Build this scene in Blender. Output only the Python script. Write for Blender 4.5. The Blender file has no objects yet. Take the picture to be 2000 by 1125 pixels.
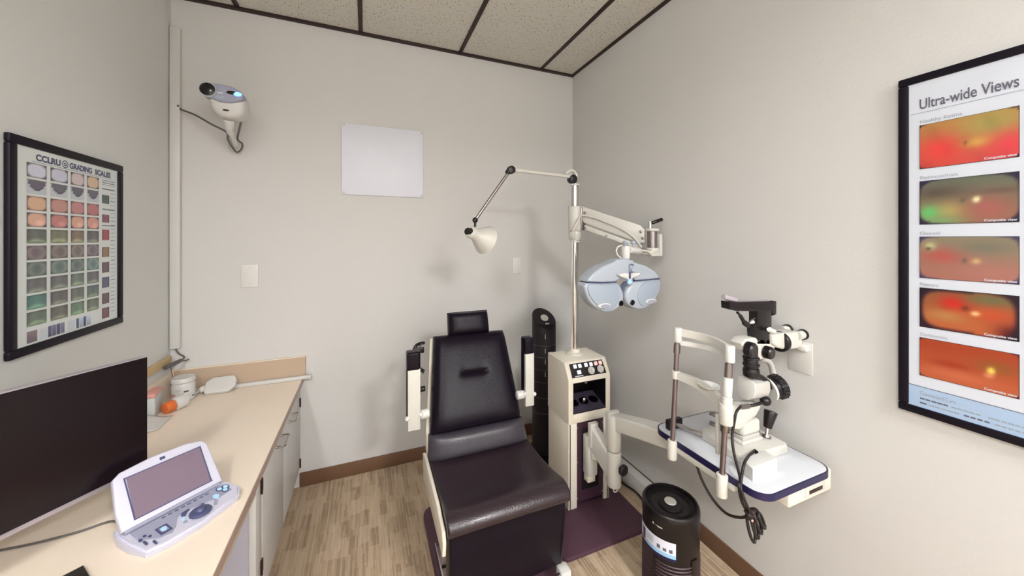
import bpy, bmesh, math, random
from mathutils import Vector, Matrix
random.seed(7)
scene = bpy.context.scene
COL = scene.collection
PI = math.pi
# ------------------------------------------------------------------ room and view
YB, XL, XR, YF, ZC = 2.35, -0.925, 1.464, -2.30, 2.67
CAM_H, FPX, CX, HORIZ = 1.42, 696.0, 1000.0, 467.0
YAW = math.atan2(285, 696)
_s, _c = math.sin(YAW), math.cos(YAW)
def _ray(u, v):
    a = (u - CX) / FPX; b = (HORIZ - v) / FPX
    return Vector((_s + a * _c, _c - a * _s, b))
def aty(u, v, Y):
    r = _ray(u, v); return Vector((0, 0, CAM_H)) + r * (Y / r.y)
def atx(u, v, X):
    r = _ray(u, v); return Vector((0, 0, CAM_H)) + r * (X / r.x)
def atz(u, v, Z):
    r = _ray(u, v); return Vector((0, 0, CAM_H)) + r * ((Z - CAM_H) / r.z)

cam_d = bpy.data.cameras.new('camera'); cam = bpy.data.objects.new('camera', cam_d); COL.objects.link(cam)
cam.location = (0, 0, CAM_H); cam.rotation_euler = (PI / 2, 0, -YAW)
cam_d.sensor_width = 36; cam_d.lens = 36 * FPX / 2000; cam_d.shift_y = -95.5 / 2000; cam_d.clip_start = 0.01
scene.camera = cam

# ------------------------------------------------------------------ materials
def lin(c):
    return tuple((x / 12.92 if x <= .04045 else ((x + .055) / 1.055) ** 2.4) for x in (v / 255 for v in c))
def nodes(name):
    m = bpy.data.materials.new(name); m.use_nodes = True
    nt = m.node_tree; return m, nt, nt.nodes['Principled BSDF']
def mat(name, rgb, rough=.5, metal=0, bump=0, bscale=300, var=0, vscale=8, emit=0, coat=0, spec=.5):
    m, nt, b = nodes(name); L = nt.links
    col = (*lin(rgb), 1)
    b.inputs['Base Color'].default_value = col
    b.inputs['Roughness'].default_value = rough; b.inputs['Metallic'].default_value = metal
    b.inputs['Specular IOR Level'].default_value = spec
    if coat: b.inputs['Coat Weight'].default_value = coat; b.inputs['Coat Roughness'].default_value = .08
    tc = nt.nodes.new('ShaderNodeTexCoord')
    n = nt.nodes.new('ShaderNodeTexNoise'); n.inputs['Scale'].default_value = vscale; n.inputs['Detail'].default_value = 4
    L.new(tc.outputs['Object'], n.inputs['Vector'])
    mx = nt.nodes.new('ShaderNodeMix'); mx.data_type = 'RGBA'
    v = var if var else .03
    mx.inputs['A'].default_value = tuple(x * (1 - v) for x in col[:3]) + (1,)
    mx.inputs['B'].default_value = tuple(min(1, x * (1 + v)) for x in col[:3]) + (1,)
    L.new(n.outputs['Fac'], mx.inputs['Factor']); L.new(mx.outputs['Result'], b.inputs['Base Color'])
    if bump:
        n2 = nt.nodes.new('ShaderNodeTexNoise'); n2.inputs['Scale'].default_value = bscale; n2.inputs['Detail'].default_value = 3
        L.new(tc.outputs['Object'], n2.inputs['Vector'])
        bp = nt.nodes.new('ShaderNodeBump'); bp.inputs['Strength'].default_value = bump; bp.inputs['Distance'].default_value = .003
        L.new(n2.outputs['Fac'], bp.inputs['Height']); L.new(bp.outputs['Normal'], b.inputs['Normal'])
    if emit:
        b.inputs['Emission Color'].default_value = col; b.inputs['Emission Strength'].default_value = emit
    return m
M = {}
M['wall'] = mat('painted wall', (210, 209, 207), .75, bump=.22, bscale=110, var=.03, vscale=1.2, spec=.25)
M['wall_left'] = mat('painted wall left', (215, 216, 214), .75, bump=.22, bscale=110, var=.03, vscale=1.2, spec=.25)
M['grid'] = mat('brown ceiling grid', (40, 22, 20), .5)
M['base'] = mat('brown vinyl base', (112, 82, 62), .5, var=.08)
M['counter'] = mat('beige laminate', (236, 221, 203), .38, var=.02, vscale=40)
M['counter_edge'] = mat('laminate edge', (176, 152, 140), .45)
M['splash'] = mat('backsplash laminate', (190, 168, 146), .45)
M['cabinet'] = mat('cabinet grey white', (206, 204, 202), .4)
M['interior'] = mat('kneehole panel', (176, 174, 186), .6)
M['hinge'] = mat('bronze hinge', (58, 34, 28), .4, metal=.4)
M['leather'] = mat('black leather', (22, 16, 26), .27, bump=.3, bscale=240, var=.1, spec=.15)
M['leather2'] = mat('black leather painted sheen', (43, 32, 38), .25, bump=.4, bscale=220, var=.15, coat=.1)  # purple-brown sheen of the seat lifted into the base colour
M['leather3'] = mat('lumbar leather painted reflection', (60, 56, 64), .33, bump=.4, bscale=220, var=.2, vscale=14, coat=.1)  # ceiling reflection on the lumbar pad painted in as a lighter base colour
M['beige'] = mat('putty enamel', (216, 208, 193), .4)
M['beige2'] = mat('light putty enamel', (222, 216, 203), .38)
M['white'] = mat('white plastic', (208, 207, 204), .35)
M['white2'] = mat('cream white enamel', (202, 200, 193), .35)
M['grey'] = mat('light grey enamel', (186, 184, 180), .4)
M['cool'] = mat('cool white plastic', (168, 176, 187), .3)
M['cool2'] = mat('cool grey plastic', (155, 166, 180), .35)
M['lav'] = mat('lavender white plastic', (198, 197, 213), .35)
M['lavgrey'] = mat('lavender grey panel', (150, 152, 172), .45)
M['black'] = mat('black plastic', (15, 9, 14), .35)
M['blackm'] = mat('matt black plastic', (22, 15, 20), .6)
M['screen'] = mat('dark monitor screen', (20, 10, 16), .22, spec=.35)
M['silver'] = mat('silver bezel', (176, 168, 176), .4, metal=.3)
M['lcd'] = mat('idle screen', (122, 106, 122), .3)
M['chrome'] = mat('chrome', (205, 203, 200), .16, metal=1)
M['steel'] = mat('satin steel', (150, 142, 142), .32, metal=1)
M['darksteel'] = mat('dark steel', (146, 132, 134), .3, metal=.9)
M['plate'] = mat('burgundy textured plate', (76, 48, 62), .55, bump=.4, bscale=260, var=.15, vscale=6)
M['darkpanel'] = mat('dark slot panel', (62, 38, 52), .45)
M['navy'] = mat('navy edge band', (26, 20, 66), .4)
M['tabletop'] = mat('white laminate', (200, 203, 209), .3)
M['tan'] = mat('tan strip', (206, 178, 130), .5)
M['wire'] = mat('grey wire', (92, 88, 86), .5)
M['cable'] = mat('black cable', (26, 18, 18), .5)
M['frame'] = mat('black frame', (14, 8, 22), .5, spec=.25)
M['paper'] = mat('poster paper', (222, 228, 228), .5)
M['paper2'] = mat('cool poster paper', (208, 214, 226), .5)
M['paperblue'] = mat('poster blue band', (164, 188, 218), .5)
M['ink'] = mat('grey ink', (96, 96, 112), .6)
M['ink2'] = mat('pale ink', (150, 158, 170), .6)
M['whiteboard'] = mat('glossy screen board', (222, 224, 236), .42)
M['plateface'] = mat('switch plate', (222, 220, 216), .35)
M['wallplate'] = mat('painted plate', (207, 205, 201), .6)
M['orange'] = mat('orange plastic', (214, 110, 52), .4)
M['red'] = mat('red print', (216, 156, 148), .5)
M['greybox'] = mat('pale grey carton', (196, 202, 200), .6)
M['btn'] = mat('lit white key', (226, 226, 240), .35, emit=.25)
M['btnred'] = mat('lit pink key', (246, 186, 180), .35, emit=.35)
M['led'] = mat('blue lamp', (70, 130, 255), .3, emit=6)
M['slate'] = mat('slate key', (72, 76, 112), .4)
M['nichetray'] = mat('dark tray', (58, 52, 68), .5)
M['bluekey'] = mat('pale blue key', (176, 216, 240), .35)
M['fixture'] = mat('troffer diffuser', (255, 250, 240), .5, emit=1.5)
M['labelwhite'] = mat('label white', (222, 224, 238), .5)
M['labelblue'] = mat('label blue', (150, 198, 232), .5)
M['lens'] = mat('dark lens', (8, 4, 6), .12)

def m_print():
    m, nt, b = nodes('photo print'); a = nt.nodes.new('ShaderNodeAttribute'); a.attribute_name = 'ink'
    nt.links.new(a.outputs['Color'], b.inputs['Base Color']); b.inputs['Roughness'].default_value = .35
    return m
M['print'] = m_print()

def m_carpet():
    m, nt, b = nodes('striped carpet'); L = nt.links; N = nt.nodes.new
    tc = N('ShaderNodeTexCoord'); sx = N('ShaderNodeSeparateXYZ'); L.new(tc.outputs['Object'], sx.inputs[0])
    def math_(op, a, bb=None):
        n = N('ShaderNodeMath'); n.operation = op
        for i, v in enumerate((a, bb)):
            if v is None: continue
            if isinstance(v, (int, float)): n.inputs[i].default_value = v
            else: L.new(v, n.inputs[i])
        return n.outputs[0]
    def cells(w, h, off):
        cx = math_('FLOOR', math_('MULTIPLY', math_('ADD', sx.outputs['X'], off), 1 / w))
        wn = N('ShaderNodeTexWhiteNoise'); wn.noise_dimensions = '1D'; L.new(cx, wn.inputs['W'])
        cy = math_('FLOOR', math_('ADD', math_('MULTIPLY', sx.outputs['Y'], 1 / h), math_('MULTIPLY', wn.outputs['Value'], 5)))
        cv = N('ShaderNodeCombineXYZ'); L.new(cx, cv.inputs[0]); L.new(cy, cv.inputs[1])
        w2 = N('ShaderNodeTexWhiteNoise'); w2.noise_dimensions = '2D'; L.new(cv.outputs[0], w2.inputs['Vector'])
        return w2.outputs['Value']
    a = cells(.007, .15, 0); c = cells(.045, .11, .3); f = cells(.0032, .12, .7)
    v = math_('ADD', math_('ADD', math_('MULTIPLY', a, .40), math_('MULTIPLY', c, .36)), math_('MULTIPLY', f, .24))
    nz = N('ShaderNodeTexNoise'); nz.inputs['Scale'].default_value = 420; L.new(tc.outputs['Object'], nz.inputs['Vector'])
    v = math_('ADD', v, math_('MULTIPLY', math_('SUBTRACT', nz.outputs['Fac'], .5), .25))
    r = N('ShaderNodeValToRGB'); L.new(v, r.inputs[0])
    r.color_ramp.elements[0].position = .2; r.color_ramp.elements[0].color = (*lin((148, 128, 107)), 1)
    r.color_ramp.elements[1].position = .8; r.color_ramp.elements[1].color = (*lin((190, 170, 146)), 1)
    e = r.color_ramp.elements.new(.42); e.color = (*lin((175, 154, 129)), 1)
    L.new(r.outputs[0], b.inputs['Base Color']); b.inputs['Roughness'].default_value = .95; b.inputs['Specular IOR Level'].default_value = .1
    bp = N('ShaderNodeBump'); bp.inputs['Strength'].default_value = .5; bp.inputs['Distance'].default_value = .004
    L.new(v, bp.inputs['Height']); L.new(bp.outputs['Normal'], b.inputs['Normal'])
    return m
M['carpet'] = m_carpet()

def m_tile():
    m, nt, b = nodes('fissured ceiling tile'); L = nt.links; N = nt.nodes.new
    tc = N('ShaderNodeTexCoord')
    mp = N('ShaderNodeMapping'); mp.inputs['Scale'].default_value = (1, .55, 1); L.new(tc.outputs['Object'], mp.inputs[0])
    n = N('ShaderNodeTexNoise'); n.inputs['Scale'].default_value = 130; n.inputs['Detail'].default_value = 5; L.new(mp.outputs[0], n.inputs['Vector'])
    r = N('ShaderNodeValToRGB'); L.new(n.outputs['Fac'], r.inputs[0])
    r.color_ramp.elements[0].position = .32; r.color_ramp.elements[0].color = (*lin((140, 132, 116)), 1)
    r.color_ramp.elements[1].position = .42; r.color_ramp.elements[1].color = (*lin((212, 210, 202)), 1)
    L.new(r.outputs[0], b.inputs['Base Color']); b.inputs['Roughness'].default_value = .9
    bp = N('ShaderNodeBump'); bp.inputs['Strength'].default_value = .4; bp.inputs['Distance'].default_value = .004
    L.new(r.outputs[0], bp.inputs['Height']); L.new(bp.outputs['Normal'], b.inputs['Normal'])
    return m
M['tile'] = m_tile()

# ------------------------------------------------------------------ mesh building
def frame_to(d):
    d = Vector(d).normalized(); return d.to_track_quat('Z', 'Y').to_matrix().to_4x4()
def smooth_path(pts, n=6):
    P = [Vector(p) for p in pts]
    if len(P) < 3: return P
    out = []
    for i in range(len(P) - 1):
        p0 = P[max(i - 1, 0)]; p1 = P[i]; p2 = P[i + 1]; p3 = P[min(i + 2, len(P) - 1)]
        for k in range(n):
            t = k / n
            out.append(.5 * ((2 * p1) + (p2 - p0) * t + (2 * p0 - 5 * p1 + 4 * p2 - p3) * t * t + (3 * p1 - p0 - 3 * p2 + p3) * t ** 3))
    out.append(P[-1]); return out
class B:
    """collects shapes in world space and links them as one mesh object"""
    def __init__(s): s.bm = bmesh.new(); s.mats = []; s.ink = s.bm.loops.layers.float_color.new('ink')
    def _m(s, name):
        if name not in s.mats: s.mats.append(name)
        return s.mats.index(name)
    def _merge(s, t, m):
        i = s._m(m); vm = {}
        for v in t.verts: vm[v] = s.bm.verts.new(v.co)
        for f in t.faces:
            try: nf = s.bm.faces.new([vm[v] for v in f.verts])
            except ValueError: continue
            nf.material_index = i; nf.smooth = True
        t.free(); return s
    def box(s, c, size, m, bev=0, seg=2, mtx=None):
        t = bmesh.new(); bmesh.ops.create_cube(t, size=1)
        bmesh.ops.scale(t, vec=size, verts=t.verts)
        if bev: bmesh.ops.bevel(t, geom=list(t.edges), offset=min(bev, .49 * min(size)), segments=seg, affect='EDGES', profile=.5)
        mm = Matrix.Translation(c) @ (mtx if mtx else Matrix())
        bmesh.ops.transform(t, matrix=mm, verts=t.verts); return s._merge(t, m)
    def span(s, x0, x1, y0, y1, z0, z1, m, bev=0, seg=2):
        return s.box(((x0 + x1) / 2, (y0 + y1) / 2, (z0 + z1) / 2), (abs(x1 - x0), abs(y1 - y0), abs(z1 - z0)), m, bev, seg)
    def lathe(s, prof, m, origin=(0, 0, 0), axis=(0, 0, 1), n=32, sc=(1, 1, 1)):
        t = bmesh.new(); rings = []
        for r, z in prof:
            if r < 1e-6: rings.append([t.verts.new((0, 0, z))])
            else: rings.append([t.verts.new((r * math.cos(2 * PI * k / n), r * math.sin(2 * PI * k / n), z)) for k in range(n)])
        for a, b in zip(rings[:-1], rings[1:]):
            for k in range(n):
                q = [a[k % len(a)], a[(k + 1) % len(a)], b[(k + 1) % len(b)], b[k % len(b)]]
                u = []
                for v in q:
                    if v not in u: u.append(v)
                if len(u) > 2:
                    try: t.faces.new(u)
                    except ValueError: pass
        for e in (rings[0], rings[-1]):
            if len(e) > 2: t.faces.new(e)
        bmesh.ops.recalc_face_normals(t, faces=t.faces)
        bmesh.ops.transform(t, matrix=Matrix.Translation(origin) @ frame_to(axis) @ Matrix.Diagonal((*sc, 1)), verts=t.verts)
        return s._merge(t, m)
    def cyl(s, p0, p1, r0, m, r1=None, n=24, bev=.0):
        p0 = Vector(p0); p1 = Vector(p1); h = (p1 - p0).length; r1 = r0 if r1 is None else r1
        bv = min(bev, h * .45, r0 * .9, r1 * .9) if bev else 0
        prof = [(0, 0), (r0 - bv, 0)] + ([(r0 - bv * .3, bv * .3), (r0, bv)] if bv else []) + ([(r1, h - bv), (r1 - bv * .3, h - bv * .3)] if bv else []) + [(r1 - bv, h), (0, h)]
        return s.lathe(prof, m, p0, p1 - p0, n)
    def ball(s, c, r, m, n=20, axis=(0, 0, 1)):
        if not hasattr(r, '__len__'): r = (r, r, r)
        prof = [(math.sin(PI * k / 12), -math.cos(PI * k / 12)) for k in range(13)]
        prof[0] = (0, -1); prof[-1] = (0, 1)
        return s.lathe(prof, m, c, axis, n, r)
    def tube(s, pts, r, m, n=10, smooth=True, close=False):
        P = smooth_path(pts) if smooth else [Vector(p) for p in pts]
        t = bmesh.new(); rings = []; up = None
        for i, p in enumerate(P):
            d = (P[min(i + 1, len(P) - 1)] - P[max(i - 1, 0)])
            if d.length < 1e-9: d = Vector((0, 0, 1))
            d.normalize()
            if up is None: up = d.orthogonal().normalized()
            up = (up - d * up.dot(d)); up = up.normalized() if up.length > 1e-6 else d.orthogonal().normalized()
            w = d.cross(up)
            rr = r[i * (len(r) - 1) // max(1, len(P) - 1)] if hasattr(r, '__len__') else r
            rings.append([t.verts.new(p + (up * math.cos(2 * PI * k / n) + w * math.sin(2 * PI * k / n)) * rr) for k in range(n)])
        for a, b in zip(rings[:-1], rings[1:]):
            for k in range(n): t.faces.new((a[k], a[(k + 1) % n], b[(k + 1) % n], b[k]))
        t.faces.new(rings[0]); t.faces.new(rings[-1])
        bmesh.ops.recalc_face_normals(t, faces=t.faces); return s._merge(t, m)
    def prism(s, pts, ext, m, bev=0, seg=3, both=False, smooth=0):
        P = [Vector(p) for p in pts]; ext = Vector(ext)
        if smooth:
            n = len(P); Q = []
            for i in range(n):
                p0, p1, p2, p3 = P[i - 1], P[i], P[(i + 1) % n], P[(i + 2) % n]
                for k in range(smooth):
                    t_ = k / smooth
                    Q.append(.5 * ((2 * p1) + (p2 - p0) * t_ + (2 * p0 - 5 * p1 + 4 * p2 - p3) * t_ * t_ + (3 * p1 - p0 - 3 * p2 + p3) * t_ ** 3))
            P = Q
        t = bmesh.new(); a = [t.verts.new(p) for p in P]; b = [t.verts.new(p + ext) for p in P]; n = len(P)
        fa = t.faces.new(a); fb = t.faces.new(b[::-1])
        for k in range(n): t.faces.new((a[k], b[k], b[(k + 1) % n], a[(k + 1) % n]))
        bmesh.ops.recalc_face_normals(t, faces=t.faces)
        if bev:
            ed = list(fa.edges) + (list(fb.edges) if both else [])
            bmesh.ops.bevel(t, geom=ed, offset=bev, segments=seg, affect='EDGES', profile=.5, clamp_overlap=True)
        return s._merge(t, m)
    def pad(s, c, th, m, nx=18, ny=22, pw=7, dent=None):
        """cushion on the quad c = (bottom left, bottom right, top right, top left), bulging along the quad's normal"""
        c = [Vector(p) for p in c]; nrm = (c[1] - c[0]).cross(c[3] - c[0]).normalized()
        t = bmesh.new(); g = []
        S = [math.sin(PI / 2 * (2 * i / nx - 1)) for i in range(nx + 1)]; T = [math.sin(PI / 2 * (2 * j / ny - 1)) for j in range(ny + 1)]
        def pos(a, b):
            u, v = (a + 1) / 2, (b + 1) / 2
            return c[0] * (1 - u) * (1 - v) + c[1] * u * (1 - v) + c[2] * u * v + c[3] * (1 - u) * v
        for b in T:
            row = []
            for a in S:
                h = (max(0, 1 - abs(a) ** pw) * max(0, 1 - abs(b) ** pw)) ** .5
                hh = th * h + (dent(a, b) if dent else 0)
                row.append(t.verts.new(pos(a, b) + nrm * hh))
            g.append(row)
        for j in range(ny):
            for i in range(nx): t.faces.new((g[j][i], g[j][i + 1], g[j + 1][i + 1], g[j + 1][i]))
        rim = g[0] + [r[-1] for r in g[1:]] + g[-1][-2::-1] + [r[0] for r in g[-2:0:-1]]
        bk = [t.verts.new(v.co - nrm * .012) for v in rim]; n = len(rim)
        for k in range(n): t.faces.new((rim[k], bk[k], bk[(k + 1) % n], rim[(k + 1) % n]))
        t.faces.new(bk)
        bmesh.ops.recalc_face_normals(t, faces=t.faces); return s._merge(t, m)
    def quad(s, p, m):
        f = s.bm.faces.new([s.bm.verts.new(Vector(q)) for q in p]); f.material_index = s._m(m); return s
    def photo(s, o, ex, ey, fn, nx=16, ny=10):
        """a printed picture: lower left corner o, edges ex and ey, colours from fn(u, v) in sRGB 0-255"""
        o = Vector(o); ex = Vector(ex); ey = Vector(ey); i = s._m('print')
        g = [[s.bm.verts.new(o + ex * a / nx + ey * b / ny) for a in range(nx + 1)] for b in range(ny + 1)]
        for b in range(ny):
            for a in range(nx):
                f = s.bm.faces.new((g[b][a], g[b][a + 1], g[b + 1][a + 1], g[b + 1][a])); f.material_index = i
                for lp, (da, db) in zip(f.loops, ((0, 0), (1, 0), (1, 1), (0, 1))):
                    c = fn((a + da) / nx, (b + db) / ny); lp[s.ink] = (*lin(tuple(max(0, min(255, q)) for q in c)), 1)
        return s
    def text(s, txt, o, ex, ey, size, m, width=None, bold=0):
        cu = bpy.data.curves.new('t', 'FONT'); cu.body = txt; cu.size = size; cu.offset = bold
        ob = bpy.data.objects.new('t', cu); COL.objects.link(ob)
        bpy.context.view_layer.update()
        me = bpy.data.meshes.new_from_object(ob.evaluated_get(bpy.context.evaluated_depsgraph_get()))
        ex = Vector(ex).normalized(); ey = Vector(ey).normalized(); o = Vector(o)
        w = max((v.co.x for v in me.vertices), default=1); k = width / w if width else 1
        t = bmesh.new(); t.from_mesh(me)
        for v in t.verts: v.co = o + ex * v.co.x * k + ey * v.co.y
        s._merge(t, m); bpy.data.objects.remove(ob); bpy.data.meshes.remove(me); bpy.data.curves.remove(cu)
        return s
    def build(s, name, parent=None, origin=None, angle=38):
        r = parent
        while r is not None and r.parent is not None: r = r.parent
        if r is not None: org = Vector(r.location)
        elif origin is not None: org = Vector(origin)
        else:
            xs = [v.co for v in s.bm.verts]
            org = Vector(((min(v.x for v in xs) + max(v.x for v in xs)) / 2, (min(v.y for v in xs) + max(v.y for v in xs)) / 2, min(v.z for v in xs)))
        for v in s.bm.verts: v.co -= org
        me = bpy.data.meshes.new(name); s.bm.to_mesh(me); s.bm.free()
        for k in s.mats: me.materials.append(M[k])
        me.set_sharp_from_angle(angle=math.radians(angle))
        o = bpy.data.objects.new(name, me); COL.objects.link(o)
        if parent is not None: o.parent = parent
        else: o.location = org
        return o
def thing(name, label, cat, loc, group=None):
    o = bpy.data.objects.new(name, None); o.empty_display_size = .05; COL.objects.link(o); o.location = loc
    return tag(o, label, cat, group)
def tag(o, label, cat, group=None):
    o['label'] = label; o['category'] = cat
    if group: o['group'] = group
    return o
def struct(b, name):
    o = b.build(name, origin=(0, 0, 0)); o['kind'] = 'structure'; return o
V = Vector

# ------------------------------------------------------------------ the room
struct(B().span(XL, XR, YF, YB, -.06, 0, 'carpet'), 'floor')
struct(B().span(XL, XR, YF, YB, ZC, ZC + .04, 'tile'), 'ceiling')
struct(B().span(XL - .1, XR + .1, YB, YB + .1, -.06, ZC + .04, 'wall'), 'wall_back')
struct(B().span(XL - .1, XL, YF, YB, -.06, ZC + .04, 'wall_left'), 'wall_left')
struct(B().span(XR, XR + .1, YF, YB, -.06, ZC + .04, 'wall'), 'wall_right')
struct(B().span(XL - .1, XR + .1, YF - .1, YF, -.06, ZC + .04, 'wall'), 'wall_front')
struct(B().span(-.352, XR, YB - .008, YB, 0, .082, 'base', .003), 'baseboard_back')
struct(B().span(XR - .008, XR, YF, YB - .008, 0, .082, 'base', .003), 'baseboard_right')
g = B()
GX = [-.64, -.03, .582, 1.188]; GY = [1.13, -.09, -1.31]
for x in GX: g.span(x - .012, x + .012, YF, YB, ZC - .006, ZC + .002, 'grid')
for y in GY: g.span(XL, XR, y - .012, y + .012, ZC - .006, ZC + .002, 'grid')
g.span(XL, XR, YB - .022, YB, ZC - .014, ZC + .002, 'grid'); g.span(XR - .018, XR, YF, YB, ZC - .012, ZC + .002, 'grid')
g.span(XL, XL + .018, YF, YB, ZC - .012, ZC + .002, 'grid')
struct(g, 'trim_1')

# ------------------------------------------------------------------ lights: a recessed troffer and an added fill panel behind the viewpoint
def troffer(x0, x1, y0, y1, w, label, col=(1, .993, .992)):
    t = thing('ceiling_light', label, 'ceiling light', ((x0 + x1) / 2, (y0 + y1) / 2, ZC - .006))
    B().span(x0 + .02, x1 - .02, y0 + .02, y1 - .02, ZC - .008, ZC - .002, 'fixture', .002).build('diffuser', t)
    ld = bpy.data.lights.new('troffer_lamp', 'AREA'); ld.shape = 'RECTANGLE'; ld.size = x1 - x0 - .06; ld.size_y = y1 - y0 - .06
    ld.energy = w; ld.color = col; ld.spread = math.radians(165)
    lo = bpy.data.objects.new('troffer_lamp', ld); COL.objects.link(lo); lo.location = ((x0 + x1) / 2, (y0 + y1) / 2, ZC - .012)
troffer(-.90, -.655, -1.30, -.25, 35, 'narrow recessed ceiling light panel behind the viewpoint above the counter side')
troffer(.62, 1.15, -2.20, -1.33, 98, 'added fill light panel in the ceiling far behind the viewpoint on the right side')  # unseen fill, added to brighten the left and back walls

# ------------------------------------------------------------------ countertop and cabinet
CT = .627; CXF = -.333
ct = thing('countertop', 'long beige laminate countertop along the left wall', 'countertop', (-.63, 1.0, CT - .032))
B().span(XL + .002, CXF - .002, -.25, YB - .002, CT - .032, CT, 'counter').build('worktop', ct)
B().span(CXF - .002, CXF, -.25, YB - .002, CT - .031, CT - .0012, 'counter_edge').build('edge_band', ct)['label'] = 'pinkish brown front edge'
bs = B(); bs.span(XL + .002, CXF + .012, YB - .018, YB - .001, CT, .748, 'splash'); bs.span(XL + .002, CXF + .012, YB - .018, YB - .001, .748, .7515, 'counter')
bs.build('backsplash', ct)
bs = B(); bs.span(XL + .001, XL + .018, -.25, YB - .018, CT, .748, 'counter'); bs.build('backsplash', ct)

FX = -.348
cb = thing('base_cabinet', 'grey white two-door base cabinet under the far end of the counter', 'cabinet', (-.63, 1.92, 0))
k = B(); k.span(XL + .003, FX - .02, 1.46, YB - .003, .10, CT - .033, 'cabinet')
k.span(FX - .02, FX - .001, 1.46, 1.535, .10, CT - .033, 'cabinet', .002)
k.span(XL + .003, FX - .05, 1.46, YB - .003, .0, .10, 'base')
k.build('carcass', cb)
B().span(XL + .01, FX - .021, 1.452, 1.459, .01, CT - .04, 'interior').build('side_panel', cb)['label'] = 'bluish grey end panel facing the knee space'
def door(y0, y1, hy0, hy1, hz, hinge_y, hz_list, hs):
    d = B().span(FX - .018, FX, y0, y1, .118, CT - .040, 'cabinet', .003).build('door', cb)
    h = B(); x = FX
    h.tube([(x, hy0, hz), (x + .030, hy0, hz), (x + .034, hy0 + .006, hz), (x + .034, hy1 - .006, hz), (x + .030, hy1, hz), (x, hy1, hz)], .0045, 'chrome', smooth=False)
    h.cyl((x, hy0, hz), (x + .003, hy0, hz), .007, 'chrome'); h.cyl((x, hy1, hz), (x + .003, hy1, hz), .007, 'chrome')
    h.build('handle', d)['label'] = 'chrome bow handle'
    for z in hz_list:
        q = B(); q.span(FX - .001, FX + .004, hinge_y - hs / 2, hinge_y + hs / 2, z - .022, z + .022, 'hinge', .001); q.cyl((FX + .003, hinge_y - hs / 2, z - .025), (FX + .003, hinge_y - hs / 2, z + .025), .004, 'hinge')
        q.build('hinge', d)
door(1.54, 1.898, 1.745, 1.842, .553, 1.527, (.535, .245), .02)
door(1.903, 2.343, 1.996, 2.080, .54, 2.325, (.495, .15), .008)
ap = B().span(FX - .02, FX, -.25, 1.458, .545, CT - .033, 'counter', .002)
tag(ap.build('apron_rail'), 'cream rail under the counter edge across the open knee space', 'rail')
lg = B().span(XL + .003, FX, -.27, -.252, 0, CT - .033, 'cabinet', .002)
tag(lg.build('end_panel'), 'grey white support panel at the near end of the counter', 'panel')

# raceway strip lying along the back of the counter
rw = B(); rw.span(-.902, -.288, YB - .046, YB - .020, CT + .0005, CT + .020, 'white', .004)
tag(rw.build('cable_raceway'), 'cream plastic cable strip lying on the counter against the back splash', 'cable raceway')
# vertical cover in the corner
cv = B(); cv.span(-.922, -.880, YB - .026, YB - .001, .862, 2.50, 'white', .004)
tag(cv.build('cable_cover'), 'tall white vertical cable cover in the left corner', 'cable cover')
# tan strip on the left wall, with the grey lead coming out of it
tn = B(); tn.span(XL + .001, XL + .017, 1.30, YB - .03, .796, .832, 'tan', .003)
tag(tn.build('wall_strip'), 'tan wooden strip along the left wall above the counter', 'strip')
ld_ = B(); a_ = V((-.896, 2.22, .800)); b_ = V((-.868, 2.305, .806))
ld_.cyl(a_, b_, .011, 'wire', .009, bev=.003); ld_.tube([b_, (-.862, 2.322, .812), (-.866, 2.329, .820), (-.885, 2.326, .838), (-.897, 2.327, .862)], .0035, 'wire')
ld_.tube([b_, (-.852, 2.32, .80), (-.842, 2.326, .803)], .0035, 'wire'); ld_.tube([a_ + V((0, .05, -.004)), (-.889, 2.275, .74), (-.889, 2.28, .70)], .0015, 'wire')
tag(ld_.build('cable_lead'), 'grey cable plug dangling below the vertical cover in the left corner', 'cable')

# ------------------------------------------------------------------ things at the back of the counter
# white adapter box lying on the strip
a_ = thing('adapter_box', 'white plastic adapter box lying on the counter against the back splash', 'adapter', (-.70, 2.28, CT))
o1 = [(-.755, 2.235), (-.655, 2.235), (-.628, 2.262), (-.628, 2.300), (-.645, 2.323), (-.735, 2.323), (-.765, 2.30), (-.765, 2.25)]
t_ = Matrix.Rotation(.78, 4, 'X'); c0 = V((-.70, 2.252, CT + .022))
pts = [c0 + t_.to_3x3() @ V((x + .70, y - 2.245, 0)) * .96 for x, y in o1]
B().prism(pts, t_.to_3x3() @ V((0, 0, -.026)), 'white', .006, 3, True).build('case', a_)
pl = B(); pl.ball((-.772, 2.285, CT + .026), (.016, .02, .016), 'white'); pl.tube([(-.78, 2.285, CT + .024), (-.80, 2.28, CT + .012), (-.81, 2.26, CT + .005)], .004, 'white'); pl.build('cable_boot', a_)
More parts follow.
